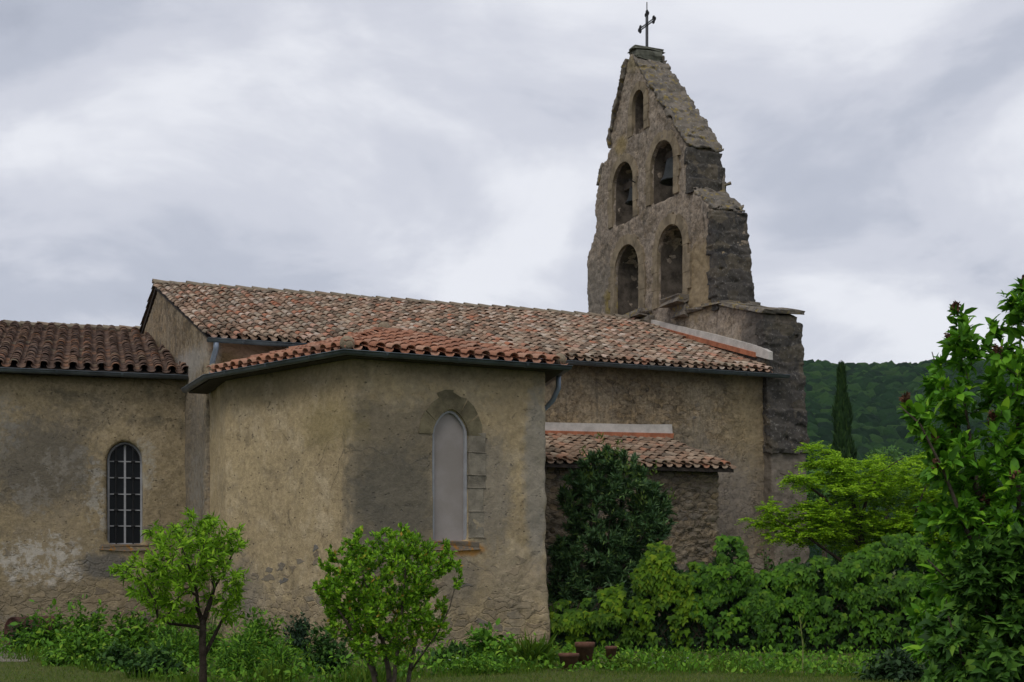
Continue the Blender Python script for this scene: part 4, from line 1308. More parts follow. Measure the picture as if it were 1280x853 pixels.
def ellipsoid_pts(clumps, n, shell=0.55):
    """points in a union of ellipsoids given in photo pixels: (cx, cy, rx, ry, Y, ry_depth)"""
    vol = np.array([c[2] * c[3] for c in clumps], float); vol /= vol.sum()
    out_ = []
    for c, fr_ in zip(clumps, vol):
        k = max(3, int(round(n * fr_)))
        d = unit(rng.normal(size=(k, 3)))
        r = (shell + (1 - shell) * rng.random(k) ** 0.6)
        r = np.where(rng.random(k) < 0.25, rng.random(k) ** 0.5, r)[:, None]
        Y = c[4]; sc = Y / F
        ctr = np.array(pw(c[0], c[1], Y))
        out_.append(ctr + d * r * np.array([c[2] * sc, c[5] if len(c) > 5 else c[2] * sc, c[3] * sc]))
    return np.concatenate(out_)

def grow(limbs, tips, twig_r=0.006, droop=0.0):
    """branches: explicit limbs, then a curved twig from the nearest wood to every tip"""
    acc = ([], [])
    wood = []
    for pts, rad in limbs:
        tube(acc, pts, rad, 7)
        pts = [np.array(p) for p in pts]
        for a, b_ in zip(pts[:-1], pts[1:]):
            for q in np.linspace(0, 1, 8): wood.append(a + (b_ - a) * q)
    wood = list(wood); root = wood[0]
    order = np.argsort(np.linalg.norm(tips - root, axis=1))
    twigs = []
    W = np.array(wood)
    for i in order:
        tp = tips[i]
        dd = np.linalg.norm(W - tp, axis=1) + 0.5 * np.maximum(0, W[:, 2] - tp[2] + 0.05)
        st = W[np.argmin(dd)]
        midp = (st + tp) / 2 + np.array([0, 0, -0.08 * np.linalg.norm(tp - st)]) + rng.normal(size=3) * 0.04 * np.linalg.norm(tp - st)
        path = [st, st * .25 + midp * .5 + tp * .25 + 0 * st, tp]
        path = [st, midp, tp]
        L = np.linalg.norm(tp - st)
        tube(acc, path, [twig_r * (1 + 1.2 * L), twig_r * (1 + .4 * L), twig_r * 0.6], 4, False)
        twigs.append((st, midp, tp))
        W = np.vstack([W, [midp, st * .2 + tp * .8]])
    return acc, twigs

def twig_leaves(twigs, per, size, kind, out_c, up=0.4, spread=0.9, droop=0.0, t0=0.3, sj=0.25, maxlen=0.5):
    st = np.array([t_[0] for t_ in twigs]); mp = np.array([t_[1] for t_ in twigs]); tp = np.array([t_[2] for t_ in twigs])
    n = len(twigs)
    idx = np.repeat(np.arange(n), per)
    L = np.linalg.norm(tp - st, axis=1)
    lo = np.maximum(t0, 1 - maxlen / np.maximum(L, 1e-3))
    t_ = lo[idx] + (1.0 - lo[idx]) * rng.random(len(idx))
    t_ = t_[:, None]
    P = (1 - t_) ** 2 * st[idx] + 2 * t_ * (1 - t_) * mp[idx] + t_ ** 2 * tp[idx]
    P += rng.normal(size=P.shape) * 0.012
    ax = unit(tp - st)[idx]
    A_ = ax * 0.6 + rng.normal(size=P.shape) * spread * 0.6 + unit(P - np.array(out_c)) * 0.35
    A_[:, 2] -= droop
    Nn = rng.normal(size=P.shape) * 0.45 + np.array([0, 0, 1.0]) * up + unit(P - np.array(out_c)) * 0.5
    sz = size * (1 + rng.normal(size=len(P)) * sj).clip(0.45, 1.6)
    return leaf_arrays(P, A_, Nn, sz, kind)

# leaf colours
L_fruit = leaf_mat('fresh fruit leaf', [(0, (0.074, 0.166, 0.009)), (0.5, (0.209, 0.414, 0.022)), (0.85, (0.295, 0.532, 0.027)), (1, (0.370, 0.554, 0.037))], 0.35)
L_pome = leaf_mat('glossy shrub leaf', [(0, (0.056, 0.134, 0.010)), (0.5, (0.173, 0.373, 0.020)), (0.85, (0.265, 0.498, 0.026)), (0.96, (0.345, 0.524, 0.032)), (1, (0.424, 0.212, 0.040))], 0.3, 0.42)
L_bay = leaf_mat('dark evergreen leaf', [(0, (0.036, 0.081, 0.029)), (0.6, (0.060, 0.124, 0.040)), (0.92, (0.100, 0.178, 0.054)), (1, (0.199, 0.309, 0.054))], 0.12, 0.38, 0.45)
L_baynew = leaf_mat('new evergreen shoot leaf', [(0, (0.07, 0.13, 0.02)), (1, (0.12, 0.18, 0.03))], 0.3)
L_creepY = leaf_mat('yellow green creeper leaf', [(0, (0.031, 0.078, 0.003)), (0.5, (0.097, 0.198, 0.007)), (0.85, (0.147, 0.247, 0.010)), (1, (0.193, 0.259, 0.012))], 0.28, 0.5, 0.3, 0.75, (0.026, 0.072, 0.008))
L_creepD = leaf_mat('mid green creeper leaf', [(0, (0.022, 0.066, 0.004)), (0.5, (0.062, 0.170, 0.008)), (0.9, (0.098, 0.222, 0.010)), (1, (0.145, 0.252, 0.013))], 0.25, 0.45, 0.35, 0.5, (0.020, 0.056, 0.008))
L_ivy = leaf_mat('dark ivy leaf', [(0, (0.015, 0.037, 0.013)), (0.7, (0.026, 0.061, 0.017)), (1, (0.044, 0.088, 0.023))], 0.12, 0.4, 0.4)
L_acacia = leaf_mat('lime acacia leaflet', [(0, (0.095, 0.199, 0.007)), (0.5, (0.268, 0.484, 0.017)), (1, (0.385, 0.596, 0.021))], 0.42)
L_lilac = leaf_mat('lilac leaf', [(0, (0.038, 0.114, 0.009)), (0.5, (0.105, 0.285, 0.019)), (0.88, (0.168, 0.386, 0.021)), (1, (0.265, 0.484, 0.026))], 0.3, 0.42, 0.4)
L_weed = leaf_mat('weed leaf', [(0, (0.037, 0.096, 0.010)), (0.5, (0.109, 0.265, 0.023)), (0.9, (0.183, 0.362, 0.029)), (1, (0.259, 0.383, 0.035))], 0.3)
L_weedD = leaf_mat('dark weed leaf', [(0, (0.024, 0.065, 0.015)), (0.6, (0.045, 0.111, 0.021)), (1, (0.080, 0.163, 0.026))], 0.22)
L_weedB = leaf_mat('bluish herb leaf', [(0, (0.03, 0.065, 0.035)), (1, (0.055, 0.10, 0.05))], 0.2)
L_grass = leaf_mat('grass blade', [(0, (0.073, 0.130, 0.019)), (0.5, (0.113, 0.176, 0.025)), (0.85, (0.159, 0.202, 0.036)), (1, (0.225, 0.208, 0.062))], 0.3, 0.6)
L_tall = leaf_mat('tall fresh grass', [(0, (0.049, 0.114, 0.009)), (0.6, (0.084, 0.162, 0.012)), (1, (0.128, 0.190, 0.017))], 0.35, 0.55)
L_cyp = leaf_mat('cypress spray', [(0, (0.018, 0.044, 0.014)), (0.7, (0.029, 0.066, 0.017)), (1, (0.050, 0.096, 0.022))], 0.1, 0.7)
L_far = leaf_mat('far tree leaf', [(0, (0.068, 0.153, 0.040)), (0.6, (0.102, 0.212, 0.048)), (1, (0.145, 0.272, 0.057))], 0.25, 0.7)
M_yel = simple('yellow petals', (0.6, 0.45, 0.03), 0.6, 0, 0.15)
M_wht = simple('white petals', (0.72, 0.72, 0.68), 0.6, 0, 0.1)
M_dead = simple('spent brown flower', (0.12, 0.055, 0.032), 0.95, 0, 0.45, 40.0)

# ---- small fruit tree on the left
Yt = 16.5
base = pw(254, 878, Yt); base.z = 0
tr = thing('fruit_tree', 'small fruit tree with one dark trunk and loose bright green crown', 'tree', base)
T = lambda x, y, dy=0: pw(x, y, Yt + dy)
limbs = [([base - Vector((0, 0, .1)), T(254, 835), T(253, 800), T(254, 775)], [0.0527, 0.0434, 0.0422, 0.0384]),
         ([T(254, 778), T(262, 755), T(268, 735, .1), T(262, 700, .2), T(258, 668, .2)], [0.0341, 0.0279, 0.0198, 0.0124, 0.0050]),
         ([T(253, 778), T(247, 760), T(246, 740, -.2), T(235, 705, -.3), T(222, 670, -.4)], [0.0310, 0.0248, 0.0174, 0.0112, 0.0050]),
         ([T(252, 785), T(232, 782), T(212, 780, -.2), T(197, 772, -.3), T(194, 752, -.4), T(180, 728, -.5), T(158, 716, -.5)], [0.0217, 0.0186, 0.0161, 0.0149, 0.0124, 0.0087, 0.0040]),
         ([T(255, 820), T(268, 795, .2), T(278, 775, .3), T(290, 745, .4), T(296, 715, .4)], [0.0279, 0.0223, 0.0161, 0.0112, 0.0050]),
         ([T(267, 736, .1), T(280, 715, .2), T(292, 690, .3), T(298, 672, .3)], [0.0174, 0.0124, 0.0087, 0.0040]),
         ([T(247, 745, -.1), T(228, 735, .3), T(205, 705, .5), T(195, 675, .6)], [0.0174, 0.0124, 0.0087, 0.0040])]
cl_ = [(230, 690, 42, 34, Yt, .75), (262, 672, 24, 26, Yt, .5), (270, 700, 24, 30, Yt, .5), (185, 712, 34, 20, Yt - .3, .5), (298, 672, 14, 18, Yt, .3), (200, 735, 28, 18, Yt, .5),
       (235, 735, 30, 26, Yt, .6), (284, 745, 20, 22, Yt + .2, .4), (212, 670, 20, 14, Yt, .4), (160, 715, 14, 10, Yt, .3), (262, 655, 14, 10, Yt, .3), (300, 720, 12, 14, Yt, .3), (180, 745, 22, 14, Yt - .3, .4), (222, 768, 28, 14, Yt, .4), (290, 765, 14, 18, Yt + .3, .3), (205, 755, 18, 14, Yt, .3), (150, 712, 10, 8, Yt - .4, .2), (235, 648, 10, 10, Yt, .2), (190, 662, 12, 8, Yt + .4, .2)]
tips = ellipsoid_pts(cl_, 460)
acc, tw = grow(limbs, tips, 0.005)
link('trunk', acc_mesh(acc, 'trunk'), tr, M_bark, True)
cc = pw(235, 725, Yt)
leaf_part('crown', [twig_leaves(tw, 16, 0.08, 'lance', cc, 0.3, 1.0, 0.35, 0.2, .38, .40)], tr, L_fruit)

# ---- many-stemmed shrub in the middle
Ys = 16.0
base = pw(488, 883, Ys); base.z = 0
tr = thing('pomegranate_shrub', 'dense rounded green shrub on several stems in front of the chapel', 'shrub', base)
T = lambda x, y, dy=0: pw(x, y, Ys + dy)
limbs = [([T(474, 880), T(466, 840), T(450, 805, -.1), T(428, 770, -.2), T(405, 735, -.3)], [0.0303, 0.0275, 0.0220, 0.0132, 0.0044]),
         ([T(488, 882, .1), T(486, 840, .1), T(478, 800, .2), T(462, 745, .2), T(445, 690, .2)], [0.0358, 0.0319, 0.0248, 0.0154, 0.0044]),
         ([T(490, 882, -.1), T(494, 835, -.1), T(500, 790, -.1), T(505, 735), T(510, 675)], [0.0275, 0.0253, 0.0198, 0.0121, 0.0044]),
         ([T(506, 880), T(512, 840, .1), T(518, 810, .2), T(528, 770, .3), T(540, 720, .4)], [0.0275, 0.0248, 0.0176, 0.0121, 0.0044]),
         ([T(514, 838, 0), T(530, 815, -.1), T(548, 790, -.2), T(562, 760, -.2), T(571, 725, -.2)], [0.0143, 0.0121, 0.0088, 0.0066, 0.0040]),
         ([T(470, 845), T(455, 800, .4), T(440, 760, .5), T(425, 715, .5)], [0.0220, 0.0165, 0.0110, 0.0044])]
cl_ = [(480, 720, 56, 48, Ys, .8), (520, 712, 40, 40, Ys, .7), (440, 735, 38, 36, Ys, .6), (505, 682, 26, 20, Ys, .5), (450, 686, 24, 18, Ys, .5), (408, 735, 18, 16, Ys - .2, .3), (412, 702, 12, 16, Ys, .3),
       (545, 695, 24, 24, Ys, .5), (570, 715, 8, 20, Ys - .2, .2), (480, 765, 46, 30, Ys, .7), (530, 760, 30, 26, Ys, .5), (455, 775, 30, 26, Ys, .5), (506, 664, 8, 10, Ys, .2), (448, 664, 8, 10, Ys, .2), (480, 668, 16, 10, Ys, .3), (505, 790, 26, 16, Ys, .4), (470, 805, 34, 22, Ys, .5), (430, 775, 22, 24, Ys, .4), (540, 785, 24, 18, Ys, .4), (500, 815, 24, 14, Ys, .4), (420, 755, 20, 20, Ys, .3)]
tips = ellipsoid_pts(cl_, 1000)
acc, tw = grow(limbs, tips, 0.0045)
link('stem', acc_mesh(acc, 'stem'), tr, M_barkg, True)
cc = pw(485, 760, Ys)
leaf_part('crown', [twig_leaves(tw, 21, 0.05, 'small', cc, 0.4, 1.0, -0.25, 0.1, .3, .34)], tr, L_pome)

# ---- bay tree by the lean-to
Yb = 27.8
base = pw(755, 805, Yb); base.z = 0
tr = thing('bay_tree', 'dark evergreen bay tree with dense rounded crown before the lean-to', 'tree', base)
T = lambda x, y, dy=0: pw(x, y, Yb + dy)
limbs = [([base, T(757, 760), T(760, 700), T(765, 640), T(768, 590)], [0.09, 0.08, 0.06, 0.04, 0.015]),
         ([T(757, 760), T(735, 720, -.3), T(715, 690, -.5)], [0.05, 0.035, 0.015]), ([T(758, 740), T(785, 700, -.3), T(810, 660, -.5)], [0.05, 0.035, 0.015]),
         ([T(758, 720), T(740, 660, .3), T(728, 610, .3)], [0.05, 0.03, 0.012]), ([T(760, 700), T(790, 640, .3), T(800, 600, .2)], [0.05, 0.03, 0.012])]
cl_ = [(768, 635, 62, 58, Yb, .95), (765, 592, 42, 34, Yb, .7), (745, 690, 54, 48, Yb, .9), (800, 655, 40, 46, Yb, .7), (712, 715, 26, 50, Yb - .1, .6), (722, 625, 24, 36, Yb, .5), (815, 640, 26, 34, Yb, .5), (740, 745, 56, 40, Yb - .2, .8), (782, 700, 44, 40, Yb, .7)]
tips = ellipsoid_pts(cl_, 1150, 0.7)
acc, tw = grow(limbs, tips, 0.007)
link('trunk', acc_mesh(acc, 'trunk'), tr, M_barkg, True)
cc = pw(762, 690, Yb)
leaf_part('crown', [twig_leaves(tw, 34, 0.125, 'lance', cc, 0.3, 1.0, -0.15, 0.1, .25, .45)], tr, L_bay)
sh = ellipsoid_pts([(768, 590, 45, 38, Yb, .7), (800, 640, 42, 50, Yb, .7)], 34, 0.95)
sh = sh[sh[:, 2] > 2.6]
for q in sh:
    P = q + np.array([0, 0, .22]) * rng.random(16)[:, None] + rng.normal(size=(16, 3)) * .03
    leaf_part('new_shoot', [leaf_arrays(P, rng.normal(size=(16, 3)) * .5 + np.array([0, 0, 1.0]), rng.normal(size=(16, 3)), np.full(16, .10), 'lance')], tr, L_baynew)

# ---- garden wall smothered in creeper
GY = 25.4
gwall = Fr((0.75, 26.3), (1.0, -0.14))
def top_px(x):
    """photo row of the creeper top"""
    xs = [683, 700, 722, 745, 768, 790, 803, 812, 834, 846, 884, 892, 900, 924, 934, 942, 985, 1010, 1040, 1075, 1110, 1150, 1185, 1230, 1290, 1400]
    ys = [765, 750, 758, 740, 735, 722, 702, 680, 680, 702, 706, 696, 670, 670, 700, 718, 702, 692, 700, 690, 668, 666, 690, 690, 690, 690]
    return float(np.interp(x, xs, ys))
wl = thing('garden_wall', 'low rubble garden wall almost hidden under climbing creeper', 'wall', gwall(3, -0.3, 0))
bm = bmesh.new()
add_frbox(bm, gwall, -0.1, 2.06, -0.45, -0.12, -0.1, 0.62); add_frbox(bm, gwall, 2.2, 9.6, -0.47, -0.14, -0.1, 1.3)
add_frbox(bm, gwall, 2.05, 2.45, -0.55, -0.1, -0.1, 1.6); add_frbox(bm, gwall, 3.45, 3.85, -0.55, -0.1, -0.1, 1.75)
M_gwall = plaster('garden wall stone', (0.16, 0.13, 0.10), (0.13, 0.11, 0.085), (0.18, 0.15, 0.11), 5.0, 0.5, 0.4, 0)
link('wall_body', bm_mesh(bm, 'wall_body'), wl, M_gwall)

def creeper(name, label, x0, x1, n, mat, size, dens_low, ivy_n):
    s0 = gwall.px(x0, 760)[0]; s1 = gwall.px(x1, 760)[0]
    ss = rng.uniform(s0, s1, n)
    base_ = np.array([gwall(q, 0, 0) for q in ss])
    pxs = base_[:, 0] / base_[:, 1] * F + CXP
    zt_ = np.array([EYE + (HY - top_px(x)) * y / F for x, y in zip(pxs, base_[:, 1])])
    tt = rng.random(n) ** dens_low
    tt = np.where((tt < 0.40) & (rng.random(n) < 0.72), 0.40 + 0.6 * rng.random(n), tt)
    z = 0.12 + (zt_ - 0.12) * tt
    bulge = np.array([0.08 + 0.26 * (0.5 + 0.5 * mnoise.noise(Vector((q * 1.7, zz_ * 2.3, 1.0)))) + 0.10 * mnoise.noise(Vector((q * 5, zz_ * 6, 3.0))) for q, zz_ in zip(ss, z)])
    topf = np.clip((zt_ - z) / 0.25, 0, 1)
    bulge = bulge + 0.16 * np.exp(-((pxs - 912) / 22) ** 2) + 0.12 * np.exp(-((pxs - 822) / 20) ** 2)
    o_ = bulge * np.sqrt(topf) - (1 - topf) * rng.uniform(0.0, 0.6, n)
    o_ = np.where(z < 0.5, o_ - 0.12 * (0.5 - z) / 0.5, o_)
    P = base_ + o_[:, None] * np.array(gwall.n) + np.stack([np.zeros(n), np.zeros(n), z], 1)
    P += rng.normal(size=P.shape) * 0.02
    keep = np.array([mnoise.noise(Vector((q * 3.2, a_ * 4.2, 7.0))) + 0.5 * mnoise.noise(Vector((q * 7, a_ * 9, 2.0))) for q, a_ in zip(ss, z)]) > -0.10
    P, topf, n = P[keep], topf[keep], int(keep.sum())
    nrm = np.array(gwall.n)[None] * (0.4 + topf[:, None] * 0.7) + np.array([0, 0, 1.0]) * (0.45 + 0.8 * (1 - topf[:, None])) + rng.normal(size=(n, 3)) * 0.24
    ax = np.array([0, 0, -1.0])[None] * 1.0 + np.array(gwall.n)[None] * 0.4 + rng.normal(size=(n, 3)) * 0.3
    rt = thing(name, label, 'climbing plant', gwall((s0 + s1) / 2, 0.0, 0))
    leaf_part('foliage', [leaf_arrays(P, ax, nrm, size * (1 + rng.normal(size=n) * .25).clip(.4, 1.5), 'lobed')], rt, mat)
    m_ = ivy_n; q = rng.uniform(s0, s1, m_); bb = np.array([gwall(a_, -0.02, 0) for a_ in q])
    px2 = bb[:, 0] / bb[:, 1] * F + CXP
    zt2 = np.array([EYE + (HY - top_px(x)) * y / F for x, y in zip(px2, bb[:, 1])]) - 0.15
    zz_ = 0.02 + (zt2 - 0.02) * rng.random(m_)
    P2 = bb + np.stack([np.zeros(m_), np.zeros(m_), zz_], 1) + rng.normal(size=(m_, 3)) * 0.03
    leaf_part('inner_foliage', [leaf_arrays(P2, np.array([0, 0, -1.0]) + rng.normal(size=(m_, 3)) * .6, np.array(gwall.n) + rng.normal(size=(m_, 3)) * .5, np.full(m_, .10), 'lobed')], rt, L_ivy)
    ac_ = ([], [])
    for k in range(int((s1 - s0) * 5)):
        a_ = rng.uniform(s0, s1)
        pts = [gwall(a_ + 0.05 * i * rng.normal(), 0.02 + .02 * i, 0.0 + 0.22 * i) for i in range(5)]
        tube(ac_, pts, 0.012, 4, False)
    link('stem', acc_mesh(ac_, 'stem'), rt, M_bark)
    return rt
creeper('creeper', 'yellow green creeper climbing the garden wall beside the chapel corner', 686, 872, 6400, L_creepY, 0.112, 0.75, 4200)
creeper('creeper', 'darker green creeper covering the right stretch of the garden wall', 866, 1330, 17500, L_creepD, 0.105, 0.8, 7500)

# ---- lime green acacia behind the creeper
Ya = 30.0
base = pw(1085, 800, Ya); base.z = 0
tr = thing('acacia_tree', 'lime green feathery tree with flat spreading branches behind the creeper', 'tree', base)
T = lambda x, y, dy=0: pw(x, y, Ya + dy)
limbs = [([base, T(1084, 740), T(1080, 690), T(1072, 650)], [0.10, 0.09, 0.07, 0.05]),
         ([T(1080, 690), T(1055, 655, -.2), T(1030, 622, -.4), T(1000, 600, -.5), T(975, 592, -.6)], [0.05, 0.04, 0.03, 0.02, 0.008]),
         ([T(1072, 650), T(1062, 615, .2), T(1052, 585, .3), T(1035, 568, .4)], [0.05, 0.035, 0.02, 0.008]),
         ([T(1074, 655), T(1085, 620, -.1), T(1100, 590, -.3), T(1130, 572, -.4)], [0.045, 0.03, 0.02, 0.008]),
         ([T(1084, 730), T(1050, 700, -.4), T(1010, 672, -.7), T(970, 650, -.9)], [0.045, 0.035, 0.022, 0.008]),
         ([T(1086, 740), T(1130, 690, -.2), T(1145, 640, -.2), T(1160, 600, -.2)], [0.045, 0.035, 0.025, 0.008]),
         ([T(1130, 690), T(1160, 660), T(1190, 640)], [0.03, 0.02, 0.008])]
lay = [(1005, 575, 26, 7), (1045, 588, 42, 9), (1000, 603, 38, 8), (1050, 612, 48, 9), (1080, 570, 26, 7), (1120, 578, 34, 8), (1150, 590, 36, 9), (1105, 605, 46, 10), (1150, 620, 40, 11), (1010, 640, 42, 10),
       (975, 652, 34, 7), (1040, 655, 46, 12), (1020, 672, 44, 10), (1110, 650, 50, 13), (1160, 655, 40, 14), (940, 650, 22, 5), (985, 600, 18, 5), (1180, 610, 30, 14), (1085, 680, 60, 12), (1020, 560, 16, 5), (1070, 632, 46, 10), (965, 668, 26, 6), (1075, 592, 40, 8), (1030, 578, 22, 7), (1175, 590, 30, 10), (1190, 640, 30, 12), (955, 628, 14, 4), (935, 655, 12, 3), (1000, 662, 44, 9), (1060, 668, 56, 10), (1120, 672, 56, 10), (958, 640, 26, 4), (1165, 675, 40, 12), (1150, 650, 44, 12), (1185, 660, 34, 14), (1130, 640, 40, 9), (1000, 562, 14, 4), (1140, 562, 20, 5)]
cl_ = [(a_[0] + 14, a_[1] + (10 if a_[0] > 1060 else 0), a_[2] * 1.05, a_[3] * 1.7, Ya + rng.uniform(-.7, .6), a_[2] * Ya / F * .8) for a_ in lay]
tips = ellipsoid_pts(cl_, 840, 0.2)
acc, tw = grow(limbs, tips, 0.005)
link('trunk', acc_mesh(acc, 'trunk'), tr, M_bark, True)
# feathery compound leaves: leaflets in flat sprays
st = np.array([t_[0] for t_ in tw]); tp = np.array([t_[2] for t_ in tw])
arr = []
nf = 11
ii = np.repeat(np.arange(len(tw)), nf)
fb = st[ii] + (tp - st)[ii] * (0.45 + 0.6 * rng.random(len(ii)))[:, None]
fb = np.where((np.linalg.norm(fb - tp[ii], axis=1) > .4)[:, None], tp[ii] + rng.normal(size=fb.shape) * .12, fb)
fd = unit(rng.normal(size=fb.shape) * np.array([1, 1, .22]) + unit((tp - st)[ii]) * .5)
for q in np.linspace(0.1, 1.0, 6):
    for sd_ in (-1, 1):
        side = unit(np.cross(fd, np.array([0, 0, 1.0])))
        P = fb + fd * (0.24 * q) + np.array([0, 0, -.07]) * q * q
        arr.append(leaf_arrays(P, side * sd_ + fd * .35, np.array([0, -.5, .9]) + rng.normal(size=P.shape) * .55, np.full(len(P), .06), 'small'))
leaf_part('crown', arr, tr, L_acacia)

# ---- lilac in the right foreground
Yl = 11.0
base = pw(1262, 960, Yl); base.z = 0
tr = thing('lilac_bush', 'tall lilac bush with brown spent flower heads at the right edge', 'shrub', base)
T = lambda x, y, dy=0: pw(x, y, Yl + dy)
limbs = [([base, T(1258, 850), T(1245, 740), T(1225, 620), T(1205, 500, .2), T(1200, 400, .2)], [0.0310, 0.0279, 0.0217, 0.0174, 0.0099, 0.0040]),
         ([base, T(1268, 830, .3), T(1275, 700, .4), T(1272, 560, .4), T(1275, 440, .3), T(1278, 362, .3)], [0.0310, 0.0260, 0.0223, 0.0174, 0.0099, 0.0040]),
         ([T(1248, 760), T(1215, 680, -.2), T(1180, 590, -.3), T(1150, 530, -.4), T(1125, 508, -.4)], [0.0198, 0.0174, 0.0124, 0.0074, 0.0040]),
         ([T(1228, 640), T(1205, 560, .4), T(1180, 490, .5), T(1165, 440, .5)], [0.0155, 0.0124, 0.0074, 0.0040]),
         ([T(1262, 820), T(1300, 700, .2), T(1330, 560, .3), T(1345, 430, .4)], [0.0279, 0.0217, 0.0155, 0.0062]),
         ([T(1252, 800), T(1215, 760, -.4), T(1180, 720, -.6), T(1160, 700, -.7)], [0.0186, 0.0149, 0.0099, 0.0040])]
cl_ = [(1270, 405, 26, 40, Yl, .25), (1210, 435, 42, 26, Yl, .3), (1260, 470, 50, 40, Yl, .45), (1190, 500, 42, 34, Yl, .35), (1150, 520, 26, 20, Yl - .2, .25), (1240, 560, 75, 60, Yl, .6), (1175, 570, 38, 36, Yl - .1, .35),
       (1290, 620, 80, 90, Yl, .7), (1225, 660, 60, 60, Yl - .1, .55), (1190, 640, 40, 40, Yl, .4), (1250, 760, 85, 80, Yl, .7), (1200, 760, 55, 70, Yl - .2, .55), (1320, 500, 70, 70, Yl + .1, .6), (1205, 400, 16, 16, Yl + .1, .15),
       (1280, 370, 12, 18, Yl + .2, .12), (1168, 455, 14, 12, Yl + .3, .15), (1185, 820, 50, 40, Yl - .3, .5), (1330, 760, 80, 100, Yl, .7), (1250, 830, 80, 40, Yl - .2, .6)]
tips = ellipsoid_pts(cl_, 880, 0.35)
tips = tips[(tips[:, 2] > 0.85) & ((tips[:, 2] < 1.9) | (rng.random(len(tips)) < 0.92))]
acc, tw = grow(limbs, tips, 0.004)
link('stem', acc_mesh(acc, 'stem'), tr, M_barkg, True)
cc = pw(1265, 680, Yl)
leaf_part('crown', [twig_leaves(tw, 18, 0.09, 'ovate', cc, 0.5, 0.9, 0.45, 0.1, .30, .36)], tr, L_lilac)
for (x, y, dy) in ((1278, 352, .3), (1275, 362, .25), (1203, 384, .2), (1182, 388, .2), (1159, 434, .5), (1252, 446, -.2), (1177, 438, .3), (1128, 505, -.4), (1155, 485, -.3), (1147, 500, -.3), (1228, 525, -.3), (1238, 532, -.3), (1218, 528, -.3), (1170, 560, -.4), (1127, 572, -.4), (1245, 617, -.4), (1258, 605, -.4), (1249, 612, -.4)):
    c = np.array(T(x, y, dy)); te = np.array([t_[2] for t_ in tw]); c = te[np.argmin(np.linalg.norm((te - c) * np.array([1, .25, 1]), axis=1))] + np.array([0, 0, .03])
    k = 70
    P = np.array(c) + rng.normal(size=(k, 3)) * np.array([.011, .011, .020])
    me_ = leaf_arrays(P, rng.normal(size=(k, 3)) + np.array([0, 0, .4]), rng.normal(size=(k, 3)), rng.uniform(.022, .042, k), 'ovate')
    leaf_part('flower_head', [me_], tr, M_dead)


Ys2 = 10.2
base = pw(1262, 985, Ys2); base.z = 0
tr = thing('laurel_bush', 'deep green bush with lobed leaves below the lilac in the bottom right corner', 'shrub', base)
T = lambda x, y, dy=0: pw(x, y, Ys2 + dy)
limbs = [([base, T(1255, 900), T(1240, 800), T(1225, 720)], [0.03, 0.025, 0.016, 0.006]), ([base, T(1275, 900), T(1290, 800), T(1300, 700)], [0.03, 0.025, 0.016, 0.006]),
         ([base, T(1235, 900, -.2), T(1205, 830, -.3), T(1185, 770, -.3)], [0.025, 0.02, 0.012, 0.006])]
cl_ = [(1240, 760, 60, 60, Ys2, .5), (1300, 740, 60, 70, Ys2, .5), (1200, 800, 40, 50, Ys2 - .1, .4), (1250, 830, 80, 40, Ys2 - .2, .5), (1320, 830, 60, 60, Ys2, .5), (1190, 850, 36, 30, Ys2 - .2, .4), (1215, 710, 36, 30, Ys2, .35), (1275, 685, 50, 30, Ys2, .4)]
tips = ellipsoid_pts(cl_, 330, 0.5); tips = tips[tips[:, 2] > 0.1]
acc, tw = grow(limbs, tips, 0.004)
link('stem', acc_mesh(acc, 'stem'), tr, M_bark, True)
L_laur = leaf_mat('dark glossy broad leaf', [(0, (0.019, 0.055, 0.009)), (0.6, (0.060, 0.153, 0.020)), (0.93, (0.105, 0.228, 0.027)), (1, (0.186, 0.325, 0.037))], 0.28, 0.4, 0.35)
leaf_part('crown', [twig_leaves(tw, 20, 0.092, 'lobed', pw(1260, 800, Ys2), 0.6, 0.8, 0.5, 0.1, .25, .34)], tr, L_laur)

# ---- cypress
Yc = 55.0
base = pw(1058, 800, Yc); base.z = 0
tr = thing('cypress_tree', 'slender dark green cypress standing before the wooded hillside', 'tree', base)
a = ([], []); tube(a, [base, base + Vector((0, 0, 8.0))], [0.14, 0.03], 7)
link('trunk', acc_mesh(a, 'trunk'), tr, M_bark)
n = 9000
topz = EYE + (HY - 460) * Yc / F
h = rng.random(n) ** 0.85
rr = 0.44 * np.clip((1 - h) * 2.6, 0, 1) ** 0.7 * np.clip(h * 9 + .5, 0, 1) * (0.9 + 0.2 * np.sin(h * 31 + 2))
th = rng.uniform(0, 2 * np.pi, n); q = rr * (0.55 + 0.5 * rng.random(n))
P = np.stack([base.x - 0.20 * h + q * np.cos(th), base.y + q * np.sin(th), 0.4 + h * (topz - 0.4)], 1)
ax = np.stack([np.cos(th) * .35, np.sin(th) * .35, np.ones(n)], 1) + rng.normal(size=(n, 3)) * .18
leaf_part('crown', [leaf_arrays(P, ax, np.stack([np.cos(th), np.sin(th), np.zeros(n)], 1) + rng.normal(size=(n, 3)) * .3, rng.uniform(.16, .34, n), 'lance')], tr, L_cyp)

